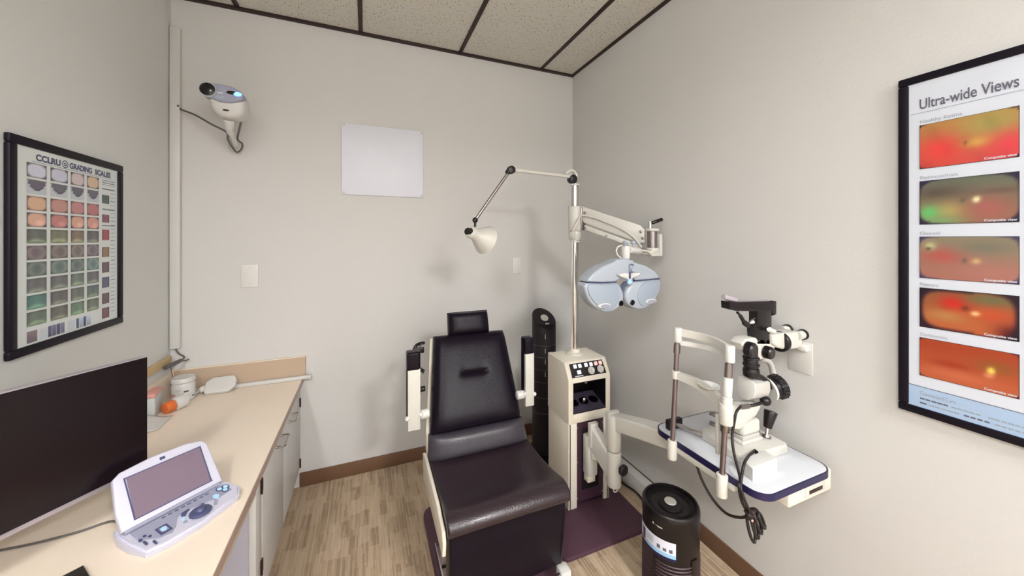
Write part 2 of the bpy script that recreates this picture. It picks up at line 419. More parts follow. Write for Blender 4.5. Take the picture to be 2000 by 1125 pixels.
# white-lidded jar, cup, orange tub, carton, paper
j = thing('jar', 'white screw-lid plastic jar with printed label at the back of the counter', 'jar', (-.835, 2.245, CT))
B().lathe([(0, 0), (.040, 0), (.045, .006), (.046, .075), (.040, .090), (.038, .092), (0, .092)], 'white', (-.835, 2.245, CT)).build('body', j)
q = B()
for a0, z0, w, h, mm in ((-1.9, .055, .5, .012, 'greybox'), (-1.2, .048, .4, .008, 'wire'), (-2.4, .030, .5, .014, 'red'), (-.9, .028, .5, .010, 'greybox'), (-.5, .020, .3, .006, 'wire')):
    for k_ in range(4):
        a1 = a0 + w * k_ / 4; a2 = a0 + w * (k_ + 1) / 4; r_ = .0466
        q.quad([(-.835 + r_ * math.cos(a1), 2.245 + r_ * math.sin(a1), CT + z0), (-.835 + r_ * math.cos(a2), 2.245 + r_ * math.sin(a2), CT + z0),
                (-.835 + r_ * math.cos(a2), 2.245 + r_ * math.sin(a2), CT + z0 + h), (-.835 + r_ * math.cos(a1), 2.245 + r_ * math.sin(a1), CT + z0 + h)], mm)
q.build('label_print', j)
B().lathe([(0, .090), (.044, .090), (.047, .093), (.047, .108), (.044, .113), (0, .114)], 'white', (-.835, 2.245, CT)).build('lid', j)
tub = thing('ointment_tub', 'small orange tub lying open with a white cap in front of the jar', 'tub', (-.81, 2.12, CT))
B().cyl((-.845, 2.085, CT + .026), (-.823, 2.115, CT + .027), .024, 'orange', .026, bev=.004).build('body', tub)
B().cyl((-.8225, 2.1157, CT + .027), (-.795, 2.155, CT + .032), .030, 'white', .032, bev=.006).build('cap', tub)
bx = thing('carton', 'pale grey and pink carton half hidden behind the monitor edge', 'carton', (-.86, 2.10, CT))
mr = Matrix.Rotation(.15, 4, 'Z')
B().box((-.890, 2.10, CT + .046), (.040, .10, .09), 'greybox', .003, 2, mr).build('box', bx)
B().box((-.890, 2.10, CT + .101), (.043, .104, .018), 'red', .003, 2, mr).build('lid', bx)['label'] = 'pink lid'
pp = B(); n_ = 10
top = []; 
for i in range(n_ + 1):
    for jx in range(n_ + 1):
        u, v = i / n_, jx / n_
        x = -.905 + .105 * u; y = 1.90 + .135 * v + .02 * u
        z = CT + .004 + .035 * max(0, 1 - u * 1.15) ** 1.5 + .012 * math.sin(v * 3) * (1 - u)
        top.append(pp.bm.verts.new((x, y, z)))
fi = pp._m('white')
for i in range(n_):
    for jx in range(n_):
        f = pp.bm.faces.new((top[i * (n_ + 1) + jx], top[(i + 1) * (n_ + 1) + jx], top[(i + 1) * (n_ + 1) + jx + 1], top[i * (n_ + 1) + jx + 1])); f.material_index = fi; f.smooth = True
ppo = pp.build('paper_sheet'); sm = ppo.modifiers.new('s', 'SOLIDIFY'); sm.thickness = .0015
tag(ppo, 'curled white paper sheet on the counter beside the monitor edge', 'paper')

# ------------------------------------------------------------------ monitor
mw = V((.615, .789, 0)); mn = V((.789, -.615, 0))   # along the width, and out of the screen
p_r = V((-.600, 1.39, 0)); MW = .45; z0, z1 = .738, 1.072
def mp(s, off, z): return p_r - mw * (MW * s) + mn * off + V((0, 0, z))
R_m = Matrix((( mw.x, -mn.x, 0, 0), (mw.y, -mn.y, 0, 0), (0, 0, 1, 0), (0, 0, 0, 1)))
mon = thing('monitor', 'black-screened computer monitor with silver lower bezel on the counter', 'monitor', mp(.5, -.06, CT))
B().box(mp(.5, -.013, (z0 + z1) / 2), (MW, .022, z1 - z0), 'silver', .003, 2, R_m).build('casing', mon)
B().box(mp(.5, .0, (z0 + z1) / 2 + .006), (MW - .004, .004, z1 - z0 - .016), 'screen', .001, 1, R_m).build('screen', mon)
b = B(); c_ = mp(.80, -.036, 0); b.box(c_ + V((0, 0, .76)), (.07, .02, .26), 'silver', .004, 2, R_m); b.build('neck', mon)
B().box(mp(.82, -.01, CT + .006), (.12, .13, .010), 'silver', .004, 2, R_m).build('foot', mon)
cbl = B(); cbl.tube([tuple(atz(-30, 1080, CT + .003)), tuple(atz(60, 1063, CT + .003)), tuple(atz(150, 1040, CT + .003)), tuple(atz(220, 1018, CT + .003)), (-.60, 1.285, CT + .010)], .003, 'wire')
tag(cbl.build('power_cord'), 'thin grey cord on the counter running behind the diagnostic unit', 'cord')
ph = B(); e1 = V((.79, .61, 0)); e2 = V((-.61, .79, 0)); tr = atz(163, 1103, CT + .010); q = [tr - e1 * .085, tr, tr - e2 * .16, tr - e1 * .085 - e2 * .16]
ph.prism(q, (0, 0, -.0095), 'black', .002, 2)
tag(ph.build('phone'), 'black phone lying flat near the camera on the counter', 'phone')

# ------------------------------------------------------------------ portable diagnostic unit
BL = V((-.577, 1.222, .66)); dx = V((.7479, .6638, 0)); db = V((-.6638, .7479, 0)); DW = .214
du = thing('diagnostic_unit', 'white portable ultrasound unit with a tilted screen and keypad on the counter', 'diagnostic unit', (-.48, 1.27, CT))
def dp(a, c, z):
    return V((BL.x, BL.y, 0)) + dx * (a + (-c * .10 if c < 0 else 0)) + db * (c * 1.28 if c < 0 else c) + V((0, 0, z))
body = [(-.004, .05), (DW + .004, .05), (DW + .024, .0), (DW + .028, -.035), (DW + .008, -.060), (DW * .55, -.082), (.035, -.082), (.004, -.074), (-.006, -.03), (-.008, .02)]
bb = B()
tb = bmesh.new(); top = []; bot = []
for a, c in body:
    zt = .660 + c * .20 if c < 0 else .660
    top.append(tb.verts.new(dp(a, c, zt))); bot.append(tb.verts.new(dp(.1 + (a - .1) * .97, c * .97, CT + .001)))
ft = tb.faces.new(top); tb.faces.new(bot[::-1])
for k_ in range(len(body)): tb.faces.new((top[k_], bot[k_], bot[(k_ + 1) % len(body)], top[(k_ + 1) % len(body)]))
bmesh.ops.recalc_face_normals(tb, faces=tb.faces)
bmesh.ops.bevel(tb, geom=list(ft.edges), offset=.007, segments=3, affect='EDGES')
bb._merge(tb, 'lav'); base = bb.build('base', du)
def kz(c): return .6606 + c * .20
kp = B()
def kpoly(pts, mm, up): kp.prism([dp(a, c, kz(c) + up) for a, c in pts], (0, 0, -.003), mm)
def kdisc(a, c, r, mm, up, n=18, sy=1): kpoly([(a + r * math.cos(2 * PI * i / n), c + r * sy * math.sin(2 * PI * i / n)) for i in range(n)], mm, up)
kpoly([(.012, -.006), (DW - .004, -.006), (DW + .008, -.012), (DW + .004, -.036), (DW - .03, -.040), (.150, -.030), (.120, -.022), (.092, -.026), (.078, -.050), (.062, -.064), (.040, -.060), (.012, -.030)], 'lavgrey', .0012)
kp.build('key_panel', base)
def key(fn): 
    global kp
    kp = B(); fn(); return kp.build('key', base)
for a, c, r, mm in ((.028, -.040, .0, ''),): pass
for a, c in ((.018, -.052), (.030, -.064)):
    key(lambda: kpoly([(a - .004, c - .006), (a, c - .006), (a, c + .006), (a - .004, c + .006)], 'slate', .002))
def sqkey():
    kpoly([(.044, -.056), (.068, -.056), (.068, -.032), (.044, -.032)], 'slate', .0022); kpoly([(.049, -.051), (.063, -.051), (.063, -.037), (.049, -.037)], 'lavgrey', .003); kdisc(.056, -.044, .006, 'bluekey', .004)
key(sqkey)
for a, c in ((.014, -.038), (.024, -.034), (.030, -.042)): key(lambda: kdisc(a, c, .0035, 'slate', .002))
key(lambda: kdisc(.180, -.032, .007, 'bluekey', .003))
for a, c in ((.200, -.016), (.214, -.018), (.207, -.027)):
    def ring(): kdisc(a, c, .0085, 'slate', .0022); kdisc(a, c, .0055, 'bluekey', .003)
    key(ring)
for a, c, mm in ((.096, -.044, 'bluekey'), (.094, -.056, 'lavgrey'), (.166, -.052, 'lavgrey'), (.172, -.044, 'lavgrey')): key(lambda: kdisc(a, c, .004, mm, .002))
for i_ in range(8): key(lambda: kpoly([(.07 + i_ * .014, -.012), (.078 + i_ * .014, -.012), (.078 + i_ * .014, -.009), (.07 + i_ * .014, -.009)], 'slate', .0018))
tbk = B(); c3 = dp(.130, -.052, kz(-.052)); tbk.lathe([(0, 0), (.025, 0), (.025, .004), (.022, .007), (.016, .008), (.013, .008), (.012, .012), (.007, .016), (0, .017)], 'slate', c3); tbk.build('jog_dial', base)['label'] = 'dark slate round dial'
kw = B()
for a0 in (2.3, 1.2):
    kw.prism([dp(.130 + r_ * math.cos(a0 + w_), -.052 + r_ * math.sin(a0 + w_), kz(-.03) + .001) for r_, w_ in [(.028, -.45), (.028, -.2), (.028, .05), (.028, .3), (.037, .3), (.038, .05), (.038, -.2), (.037, -.45)]], (0, 0, -.004), 'slate')
kw.build('dial_collar', base)
# hinge cylinder and screen
hg = B(); hg.cyl(dp(.004, .006, .662), dp(DW - .004, .006, .662), .007, 'lavgrey'); hg.build('hinge_bar', base)
tilt = math.radians(52); sup = db * math.cos(tilt) + V((0, 0, math.sin(tilt))); snr = dx.cross(sup)
SH = .146
def sp(a, h, o=0): return BL + V((0, 0, .008)) + dx * a + sup * h + snr * o
lid = B()
out_ = [(-.002, .0), (DW + .004, .0), (DW + .004, .02), (DW - .002, SH - .02), (DW - .012, SH - .004), (DW * .75, SH + .006), (DW * .4, SH + .008), (.02, SH), (.004, SH - .012), (-.004, .05)]
lid.prism([sp(a, h, .004) for a, h in out_], -snr * .022, 'lav', .005, 3, True); lo = lid.build('screen_lid', du)
B().prism([sp(a, h, .0055) for a, h in ((.026, .016), (DW - .020, .016), (DW - .024, SH - .022), (.028, SH - .022))], -snr * .003, 'lcd').build('display', lo)['label'] = 'grey mauve display'
dk = B(); 
for a0, a1, h0, h1 in ((.023, .026, .014, SH - .020), (DW - .0235, DW - .0205, .014, SH - .020), (.023, DW - .020, SH - .022, SH - .0195), (.023, DW - .019, .0135, .016)):
    dk.prism([sp(a0, h0, .0058), sp(a1, h0, .0058), sp(a1, h1, .0058), sp(a0, h1, .0058)], -snr * .003, 'slate')
dk.build('display_border', lo)
B().prism([sp(a, h, .0048) for a, h in ((.10, SH - .012), (.112, SH - .012), (.112, SH - .004), (.10, SH - .004))], -snr * .002, 'slate').build('emblem', lo)

# ------------------------------------------------------------------ posters
def frame_poster(name, label, wx, sgn, y0, y1, za, zb, fw, paper):
    """wx: wall plane, sgn: +1 when the poster faces +X"""
    t = thing(name, label, 'poster', (wx, (y0 + y1) / 2, za))
    f = B(); d = .015 * sgn
    for a, b_, c_, e_ in ((y0, y1, za, za + fw), (y0, y1, zb - fw, zb), (y0, y0 + fw, za + fw, zb - fw), (y1 - fw, y1, za + fw, zb - fw)):
        f.span(wx + .001 * sgn, wx + d, a, b_, c_, e_, 'frame', .004)
    f.build('frame', t)
    return t
# left poster: grading chart
LY0, LY1, LZ0, LZ1 = 1.436, 1.935, 1.082, 1.716
tp = frame_poster('framed_chart', 'black-framed eye grading chart of small photo rows on the left wall', XL, 1, LY0, LY1, LZ0, LZ1, .026, 'paper')
pr = B(); px = XL + .008
pr.span(XL + .002, px, LY0 + .01, LY1 - .01, LZ0 + .01, LZ1 - .01, 'paper'); px += .0006
eY, eZ = V((0, 1, 0)), V((0, 0, 1))
pr.text('CCLRU', (px, 1.530, 1.657), eY, eZ, .026, 'slate', .094, .0012)
pr.text('GRADING', (px, 1.662, 1.657), eY, eZ, .026, 'slate', .105, .0012)
pr.text('SCALES', (px, 1.782, 1.657), eY, eZ, .026, 'slate', .085, .0012)
for k_ in range(16):
    a1, a2 = 2 * PI * k_ / 16, 2 * PI * (k_ + 1) / 16; cy, cz = 1.643, 1.666
    pr.quad([(px, cy + .013 * math.cos(a1), cz + .013 * math.sin(a1)), (px, cy + .013 * math.cos(a2), cz + .013 * math.sin(a2)), (px, cy + .010 * math.cos(a2), cz + .010 * math.sin(a2)), (px, cy + .010 * math.cos(a1), cz + .010 * math.sin(a1))], 'slate')
pr.text('O', (px, 1.637, 1.661), eY, eZ, .014, 'slate', None, .0006)
def rect(y0, y1, z0, z1, mm): pr.quad([(px, y0, z0), (px, y1, z0), (px, y1, z1), (px, y0, z1)], mm)
rect(1.515, 1.875, 1.6505, 1.6520, 'ink2')
cols = [(1.499, 1.569), (1.584, 1.654), (1.667, 1.728), (1.742, 1.802)]
dark = (84, 78, 96)
rowcol = [
    [(196, 200, 224), (190, 192, 220), (204, 184, 186), (214, 178, 140)],
    [(92, 84, 106), (92, 86, 106), (84, 80, 104), (92, 86, 110)],
    [(216, 166, 126), (196, 126, 118), (196, 116, 116), (192, 100, 108)],
    [(224, 160, 132), (200, 108, 104), (222, 152, 126), (220, 138, 124)],
    [(92, 98, 92), (112, 112, 88), (128, 108, 88), (92, 88, 96)],
    [(110, 88, 102), (108, 92, 98), (112, 96, 102), (108, 92, 112)],
    [(84, 100, 100), (86, 108, 108), (86, 104, 108), (90, 122, 128)],
    [(94, 96, 100), (94, 96, 104), (98, 116, 110), (94, 96, 106)],
    [(66, 124, 118), (94, 90, 94), (96, 104, 98), (86, 104, 106)],
    [(92, 112, 98), (98, 96, 88), (92, 132, 104), (98, 112, 96)]]
zr0, zr1 = 1.646, 1.155; rh = (zr0 - zr1) / 10
for r_ in range(10):
    for c_ in range(4):
        y0, y1 = cols[c_]; zt = zr0 - r_ * rh; zb_ = zt - rh * .86
        base_c = tuple(.72 * q + .28 * (sum(rowcol[r_][c_]) / 3) + 6 for q in rowcol[r_][c_]); base_c = tuple(q + 8 for q in base_c); rnd = random.random()
        def fn(u, v, r_=r_, base_c=base_c, rnd=rnd, c_=c_):
            x, y = u * 2 - 1, v * 2 - 1
            if r_ == 1:
                e = max(abs(x) ** 3, 0) + (1 - v) * 1.5
                return base_c if e < .95 else (52, 48, 66) if e < 1.1 else (196, 204, 212)
            e = (abs(x) ** 3.2 + abs(y) ** 3.2)
            if r_ in (0, 2, 3):
                k = min(1, max(0, (e - .55) / .5)); dk = (74, 66, 78) if r_ != 2 else (110, 78, 82)
                hl = 26 * max(0, 1 - ((x - .3) ** 2 + (y + .4) ** 2) * 3) if r_ == 3 else 0
                return tuple(a * (1 - k) + b_ * k + hl for a, b_ in zip(base_c, dk))
            k = min(1, max(0, (e - .35) / .8)); lt = 46 * math.exp(-((y + .75 - .2 * rnd + .35 * x * x) ** 2) * 14) if r_ in (4, 7, 8, 9) else 22 * math.exp(-((x * x + y * y - .7) ** 2) * 10)
            gn = (12, 22, 2)
            return tuple(a * (1 - .25 * k) - 12 * math.sin(5 * x + 9 * rnd) * .5 + lt * (.8 + g_ / 40) for a, g_ in zip(base_c, gn))
        pr.photo((px, y0, zb_), (0, y1 - y0, 0), (0, 0, zt - zb_), fn, 10, 10)
# side column pictures and text lines
side = [(1.587, 1.555, (76, 96, 96)), (1.513, 1.483, (140, 92, 104)), (1.456, 1.416, (166, 86, 90)), (1.390, 1.352, (150, 124, 100)), (1.333, 1.293, (112, 92, 100)), (1.276, 1.236, (92, 100, 130)), (1.215, 1.175, (112, 92, 102)), (1.160, 1.120, (122, 86, 98))]
side = [(a - .0, b_, c_) for a, b_, c_ in side]
for zt, zb_, cc in side:
    def fn(u, v, cc=cc):
        w = 1 if abs(u - .5) < .28 else .7
        return tuple(q * w for q in cc)
    pr.photo((px, 1.820, zb_ ), (0, .040, 0), (0, 0, zt - zb_), fn, 4, 4)
for k_ in range(34):
    z = 1.640 - k_ * .0152
    if any(abs(z - (a + b_) / 2) < .028 for a, b_, c_ in side[:1]): x0 = 1.866
    elif z < 1.52: x0 = 1.868
    else: x0 = 1.82
    rect(x0, 1.893, z, z + (.002 if k_ % 5 else .0035), 'ink2')
for z in (1.632, 1.608, 1.530, 1.470): rect(1.82, 1.893, z, z + .0025, 'ink')
# last row
for y0, y1, cc in ((1.499, 1.535, (128, 112, 124)), (1.575, 1.588, (84, 88, 124)), (1.590, 1.606, (110, 110, 140)), (1.608, 1.622, (76, 78, 110)), (1.624, 1.640, (120, 118, 148)), (1.692, 1.703, (78, 90, 120)), (1.706, 1.722, (170, 190, 220)), (1.725, 1.737, (78, 86, 112)), (1.74, 1.76, (186, 194, 220))):
    pr.photo((px, y0, 1.114), (0, y1 - y0, 0), (0, 0, .034), lambda u, v, cc=cc: tuple(q * (.85 + .3 * v) for q in cc), 3, 3)
rect(1.545, 1.57, 1.114, 1.146, 'paper2'); rect(1.655, 1.685, 1.114, 1.146, 'paper2')
pr.build('print', tp)['label'] = 'printed chart sheet'

# right poster: wide retinal pictures
RY1, RZ0, RZ1 = .541, .922, 1.886; RY0 = RY1 - .47
rp = frame_poster('framed_poster', 'black-framed tall poster of wide orange retina photographs on the right wall', XR, -1, RY0, RY1, RZ0, RZ1, .022, 'paper2')
pr = B(); px = XR - .010
pr.span(px, XR - .002, RY0 + .008, RY1 - .008, RZ0 + .008, RZ1 - .008, 'paper2'); px -= .0008
exr = V((0, -1, 0))
def rz(u, v): return atx(u, v, px)
def rrect(y0, y1, z0, z1, mm, dxo=0): pr.quad([(px - dxo, y0, z0), (px - dxo, y1, z0), (px - dxo, y1, z1), (px - dxo, y0, z1)][::-1], mm)
tb0 = rz(1795, 214); te = rz(1991, 170)
pr.text('Ultra-wide Views', (px, tb0.y, tb0.z), exr, eZ, .040, 'ink', tb0.y - te.y, .0006)
zl = rz(1790, 222).z; rrect(RY0 + .02, RY1 - .024, zl - .0012, zl, 'ink2')
zb1 = rz(1785, 752).z; rrect(RY0 + .02, RY1 - .0215, RZ0 + .02, zb1, 'paperblue'); rrect(RY0 + .02, RY1 - .0215, zb1, zb1 + .0018, 'ink', .0002)
yl = rz(1797, 500).y; yr = rz(1990, 500).y; wv = yl - yr
def nz(x, y, s): return math.sin(x * 3.1 * s + 1.3 * s) * math.cos(y * 2.7 * s + s) + .5 * math.sin(x * 7.3 * s + y * 5.1)
def mix(a, b_, t): t = max(0, min(1, t)); return tuple(p * (1 - t) + q * t for p, q in zip(a, b_))
def gauss(u, v, cu, cv, su, sv): return math.exp(-((u - cu) / su) ** 2 - ((v - cv) / sv) ** 2)
def corner(u, v, p=5, lim=.80):
    e = abs(u * 2 - 1) ** p * .9 + abs(v * 2 - 1) ** p * .9
    return (e - lim) / .25
def ret1(u, v):
    c = mix((196, 76, 66), (172, 128, 70), v * 1.1 - .1); c = mix(c, (222, 62, 60), gauss(u, v, .25, .4, .25, .3)); c = mix(c, (158, 152, 84), .9 * gauss(u, v, .75, .75, .35, .3))
    c = mix(c, (214, 66, 74), gauss(u, v, .95, .25, .25, .3)); c = mix(c, (206, 164, 80), .9 * gauss(u, v, .6, .42, .13, .1)); c = mix(c, (110, 60, 44), .8 * gauss(u, v, .5, .44, .02, .04))
    return mix(mix(c, (0, 0, 0), .05 * nz(u, v, 3)), (60, 22, 40), corner(u, v, 9, 1.05))
def ret2(u, v):
    c = mix((140, 100, 80), (100, 104, 88), v * 1.3 - .2); c = mix(c, (84, 74, 66), .9 * gauss(u, v, .2, .72, .3, .15)); c = mix(c, (164, 150, 92), gauss(u, v, .32, .28, .2, .2))
    c = mix(c, (96, 186, 106), gauss(u, v, .1, .25, .12, .18)); c = mix(c, (118, 160, 104), .8 * gauss(u, v, .25, .06, .25, .12)); c = mix(c, (160, 94, 86), gauss(u, v, .72, .3, .2, .25))
    c = mix(c, (226, 220, 170), 1.3 * gauss(u, v, .61, .5, .035, .06)); c = mix(c, (84, 80, 62), .8 * gauss(u, v, .47, .5, .03, .05)); c = mix(c, (96, 72, 64), .6 * gauss(u, v, .85, .66, .25, .06))
    return mix(c, (40, 30, 60), corner(u, v, 4, .85))
def ret3(u, v):
    c = mix((160, 106, 92), (132, 122, 100), v * 1.2 - .1); c = mix(c, (172, 84, 76), gauss(u, v, .25, .55, .25, .2)); c = mix(c, (166, 110, 100), gauss(u, v, .7, .2, .3, .2)); c = mix(c, (112, 110, 96), .8 * gauss(u, v, .7, .75, .3, .15))
    c = mix(c, (186, 190, 140), 1.1 * gauss(u, v, .12, .78, .06, .09)); c = mix(c, (40, 44, 34), .8 * gauss(u, v, .1, .72, .03, .04)); c = mix(c, (208, 176, 124), gauss(u, v, .61, .45, .045, .06)); c = mix(c, (86, 80, 70), .8 * gauss(u, v, .49, .46, .025, .06))
    return mix(c, (66, 58, 92), corner(u, v, 5, .92))
def ret4(u, v):
    c = mix((176, 92, 50), (128, 84, 52), v * 1.2 - .2); c = mix(c, (196, 34, 20), gauss(u, v, .38, .68, .16, .2)); c = mix(c, (176, 122, 70), gauss(u, v, .3, .36, .25, .15)); c = mix(c, (186, 76, 40), gauss(u, v, .75, .5, .25, .2))
    c = mix(c, (106, 100, 66), gauss(u, v, .75, .85, .25, .12)); c = mix(c, (238, 196, 140), 1.2 * gauss(u, v, .6, .5, .04, .05)); c = mix(c, (84, 36, 20), .8 * gauss(u, v, .5, .6, .04, .06)); c = mix(c, (80, 10, 16), gauss(u, v, .95, .12, .15, .2))
    return mix(c, (32, 8, 30), (abs(u * 2 - 1) ** 5 + abs(v * 2 - 1) ** 3 * (.9 if u < .6 else .7) - .55) / .4)
def ret5(u, v):
    c = mix((178, 88, 54), (160, 62, 30), v * 1.3 - .1); c = mix(c, (150, 44, 18), .8 * gauss(u, v, .35, .45, .2, .08)); c = mix(c, (196, 104, 70), .8 * gauss(u, v, .4, .2, .4, .12)); c = mix(c, (132, 84, 34), .8 * gauss(u, v, .8, .6, .2, .15))
    c = mix(c, (234, 214, 90), 1.2 * gauss(u, v, .75, .5, .035, .08)); c = mix(c, (214, 140, 110), .9 * gauss(u, v, .73, .38, .045, .06))
    return mix(c, (70, 20, 40), corner(u, v, 10, 1.1))
rows = [((1797, 246), (1797, 330), ret1, 'Healthy Retina', .078), ((1797, 355), (1797, 438), ret2, 'Retinoschisis', .070), ((1797, 463), (1797, 542), ret3, 'Choroid', .038), ((1797, 562), (1797, 637), ret4, 'Melanoma', .036), ((1797, 659), (1797, 732), ret5, 'Chorioretinitis', .052)]
for (ut, vt), (ub, vb), fn, cap, cw in rows:
    zt = rz(ut, vt).z; zb_ = rz(ub, vb).z
    rrect(yl + .001, yr - .001, zb_ - .001, zt + .001, 'frame'); 
    pr.photo((px - .0005, yl, zb_), (0, -wv, 0), (0, 0, zt - zb_), fn, 40, 22)
    pr.text(cap, (px, yl + .0005, zt + .0065), exr, eZ, .0125, 'ink2', cw)
    pr.text('Composite view', (px - .001, yr + .052, zb_ + .003), exr, eZ, .008, 'paper2', .05, .0002)
    rrect(yr - .012, yr - .012 - wv, zb_ - .001, zt + .001, 'frame')
    pr.photo((px - .0005, yr - .012, zb_), (0, -wv, 0), (0, 0, zt - zb_), lambda u, v, fn=fn: fn(1 - u, v), 20, 12)
cz_ = rz(1797, 770).z
pr.text('Customized Care', (px - .0004, yl, cz_), exr, eZ, .015, 'ink2', .066)
for k_, segs in ((1, [(0, .055, 'ink'), (.058, .11, 'ink2'), (.12, .19, 'ink2'), (.195, .36, 'ink2')]), (2, [(0, .014, 'ink'), (.017, .075, 'ink2'), (.08, .125, 'ink'), (.13, .33, 'ink2')])):
    for a, b_, mm in segs:
        n = max(1, int((b_ - a) / .010))
        for i_ in range(n):
            y_a = yl - a - (b_ - a) * i_ / n; y_b = y_a - (b_ - a) / n * (.72 + .2 * random.random())
            rrect(y_a, y_b, cz_ - .0125 * k_, cz_ - .0125 * k_ + (.0042 if mm == 'ink' else .0034), mm, .0003)
pr.build('print', rp)['label'] = 'printed poster sheet'

# ------------------------------------------------------------------ back wall fixtures
wb = thing('wall_screen', 'blank white rectangular chart screen mounted on the back wall', 'board', (.104, YB, 1.685))
B().span(-.135, .342, YB - .010, YB - .002, 1.686, 2.114, 'whiteboard', .003).build('panel', wb)
for x, z in ((-.123, 2.10), (.33, 2.10), (-.123, 1.698), (.33, 1.698)):
    B().cyl((x, YB - .010, z), (x, YB - .0125, z), .005, 'grey', bev=.001).build('screw', wb)
def plate(name, label, cat, x0, x1, z0, z1):
    t = thing(name, label, cat, ((x0 + x1) / 2, YB, z0)); B().span(x0, x1, YB - .007, YB - .001, z0, z1, 'plateface', .003).build('plate', t); return t
t = plate('blank_wall_plate', 'blank cream wall plate left of the exam chair', 'wall plate', -.628, -.549, 1.157, 1.281)
for z in (1.176, 1.262): B().cyl((-.5885, YB - .007, z), (-.5885, YB - .0085, z), .003, 'grey').build('screw', t)
t = plate('wall_switch', 'small cream wall switch plate under the lamp arm on the back wall', 'switch', .966, 1.026, 1.173, 1.289)
B().span(.986, 1.006, YB - .010, YB - .007, 1.212, 1.250, 'plateface', .001).build('rocker', t)
# outlet on the right wall behind the eyepieces
t = thing('wall_outlet', 'faint cream wall outlet plate behind the slit lamp eyepieces', 'outlet', (XR, .795, .92))
B().span(XR - .004, XR - .001, .762, .842, .935, 1.05, 'wallplate', .002).build('plate', t)
B().box((XR - .012, .788, 1.03), (.020, .030, .022), 'plateface', .004).build('plug', t)

# ------------------------------------------------------------------ acuity projector
PY = 2.05
pj = thing('acuity_projector', 'white wall-mounted chart projector with a blue glowing lamp in the left corner', 'projector', aty(460, 290, YB))
def P2(u, v, Y=PY): return aty(u, v, Y)
body = [(404, 172), (430, 163), (454, 167), (472, 182), (477, 205), (472, 221), (456, 228), (434, 226), (414, 214), (405, 194)]
B().prism([P2(u, v, PY) for u, v in body], (0, .12, 0), 'white', .03, 5, True, smooth=4).build('housing', pj)
fp = [(397, 166), (410, 162), (430, 164), (452, 169), (470, 180), (475, 189), (470, 196), (452, 200), (430, 198), (412, 191), (400, 188), (394, 178)]
fo = B().prism([P2(u, v, PY - .012) for u, v in fp], (0, .05, 0), 'lavgrey', .006, 3, smooth=4).build('faceplate', pj); fo['label'] = 'lavender grey oval faceplate'
c = P2(406, 175, PY - .014); B().lathe([(0, 0), (.030, 0), (.034, .004), (.034, .05), (0, .05)], 'cool', c + V((0, -.006, 0)), (0, 1, 0)).build('lens_ring', fo)
B().lathe([(0, -.004), (.02, -.003), (.029, 0), (.029, .01), (0, .01)], 'lens', c + V((0, -.0065, 0)), (0, 1, 0)).build('lens', fo)
c = P2(452, 181, PY - .013); B().ball(c, (.020, .003, .0085), 'lens').build('sensor_window', fo)
c = P2(464, 184, PY - .013); B().ball(c, (.016, .004, .009), 'led').build('indicator_lamp', fo)
pt = B(); a_ = P2(428, 181, PY - .0125); b_ = P2(425, 189, PY - .0125)
pt.box(a_, (.026, .001, .006), 'white'); pt.box(b_ + V((.006, 0, 0)), (.036, .001, .014), 'cool2'); pt.build('badge', fo)
B().ball(P2(441, 215, PY - .004), (.013, .006, .004), 'lens').build('vent_slot', pj)
mt = B(); mt.cyl(P2(446, 225, PY + .06), P2(446, 234, PY + .06), .011, 'chrome'); mt.cyl(P2(447, 233, PY + .06), P2(448, 252, PY + .09), .023, 'white', .019, bev=.006)
mt.tube([P2(448, 250, PY + .09), P2(452, 264, PY + .13), P2(458, 280, PY + .2), P2(461, 288, YB - .02)], [.017, .013, .013, .016], 'white')
e = aty(462, 288, YB); mt.cyl(e + V((0, -.001, 0)), e + V((0, -.03, 0)), .034, 'white', .024, bev=.006); mt.build('wall_mount', pj)
cw = B(); cw.tube([V((-.885, YB - .03, 2.10)), aty(352, 213, YB - .02), aty(380, 224, YB - .10), aty(412, 242, YB - .18), aty(442, 258, YB - .19), aty(445, 272, YB - .17), aty(452, 285, YB - .09), aty(462, 297, YB - .045), aty(471, 292, YB - .045), aty(473, 281, YB - .06), aty(464, 272, YB - .10), aty(467, 254, YB - .2), aty(471, 236, PY + .09), aty(468, 228, PY + .08)], .0045, 'wire')
tag(cw.build('projector_cable'), 'grey cable looping from the corner cover to the chart projector', 'cable')

# ------------------------------------------------------------------ exam chair
CXC, CYC = .49, 1.50
ch = thing('exam_chair', 'black leather reclining exam chair with raised armrests in the middle of the room', 'chair', (CXC, CYC, 0))
def crease(a, b_):
    q = b_ - .11
    d = (-.011 * math.exp(-(q / .022) ** 2) if q > 0 else -.011 * math.exp(-(q / .05) ** 2)) - .004 * math.exp(-(q / .14) ** 2)
    return d / (1 + math.exp((abs(a + .02) - .30) / .018))
def BK(x, z, off=0):   # a point on the back cushion's rear plane
    y = 1.615 + (z - .54) * .49 + off
    return V((x, y, z))
bkq = [BK(.262, .535), BK(.706, .535), BK(.683, .928), BK(.312, .930)]
back = B().pad(bkq, .062, 'leather', 44, 90, 9, crease).build('backrest', ch)
bsh = B(); bsh.prism([BK(.252, .46, .022), BK(.722, .46, .022), BK(.718, .55, .022), BK(.692, .915, .022), BK(.300, .918, .022), BK(.250, .55, .022)], (0, .045, -.022), 'beige', .006, 2, True)
bsh.build('back_shell', ch)['label'] = 'putty coloured rear shell'
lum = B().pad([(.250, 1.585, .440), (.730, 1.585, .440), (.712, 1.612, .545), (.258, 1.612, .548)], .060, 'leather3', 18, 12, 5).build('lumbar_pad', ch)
hr = B(); hr.pad([(.386, 1.80, .925), (.604, 1.80, .925), (.602, 1.83, 1.036), (.388, 1.83, 1.036)], .045, 'leather', 16, 14, 6)
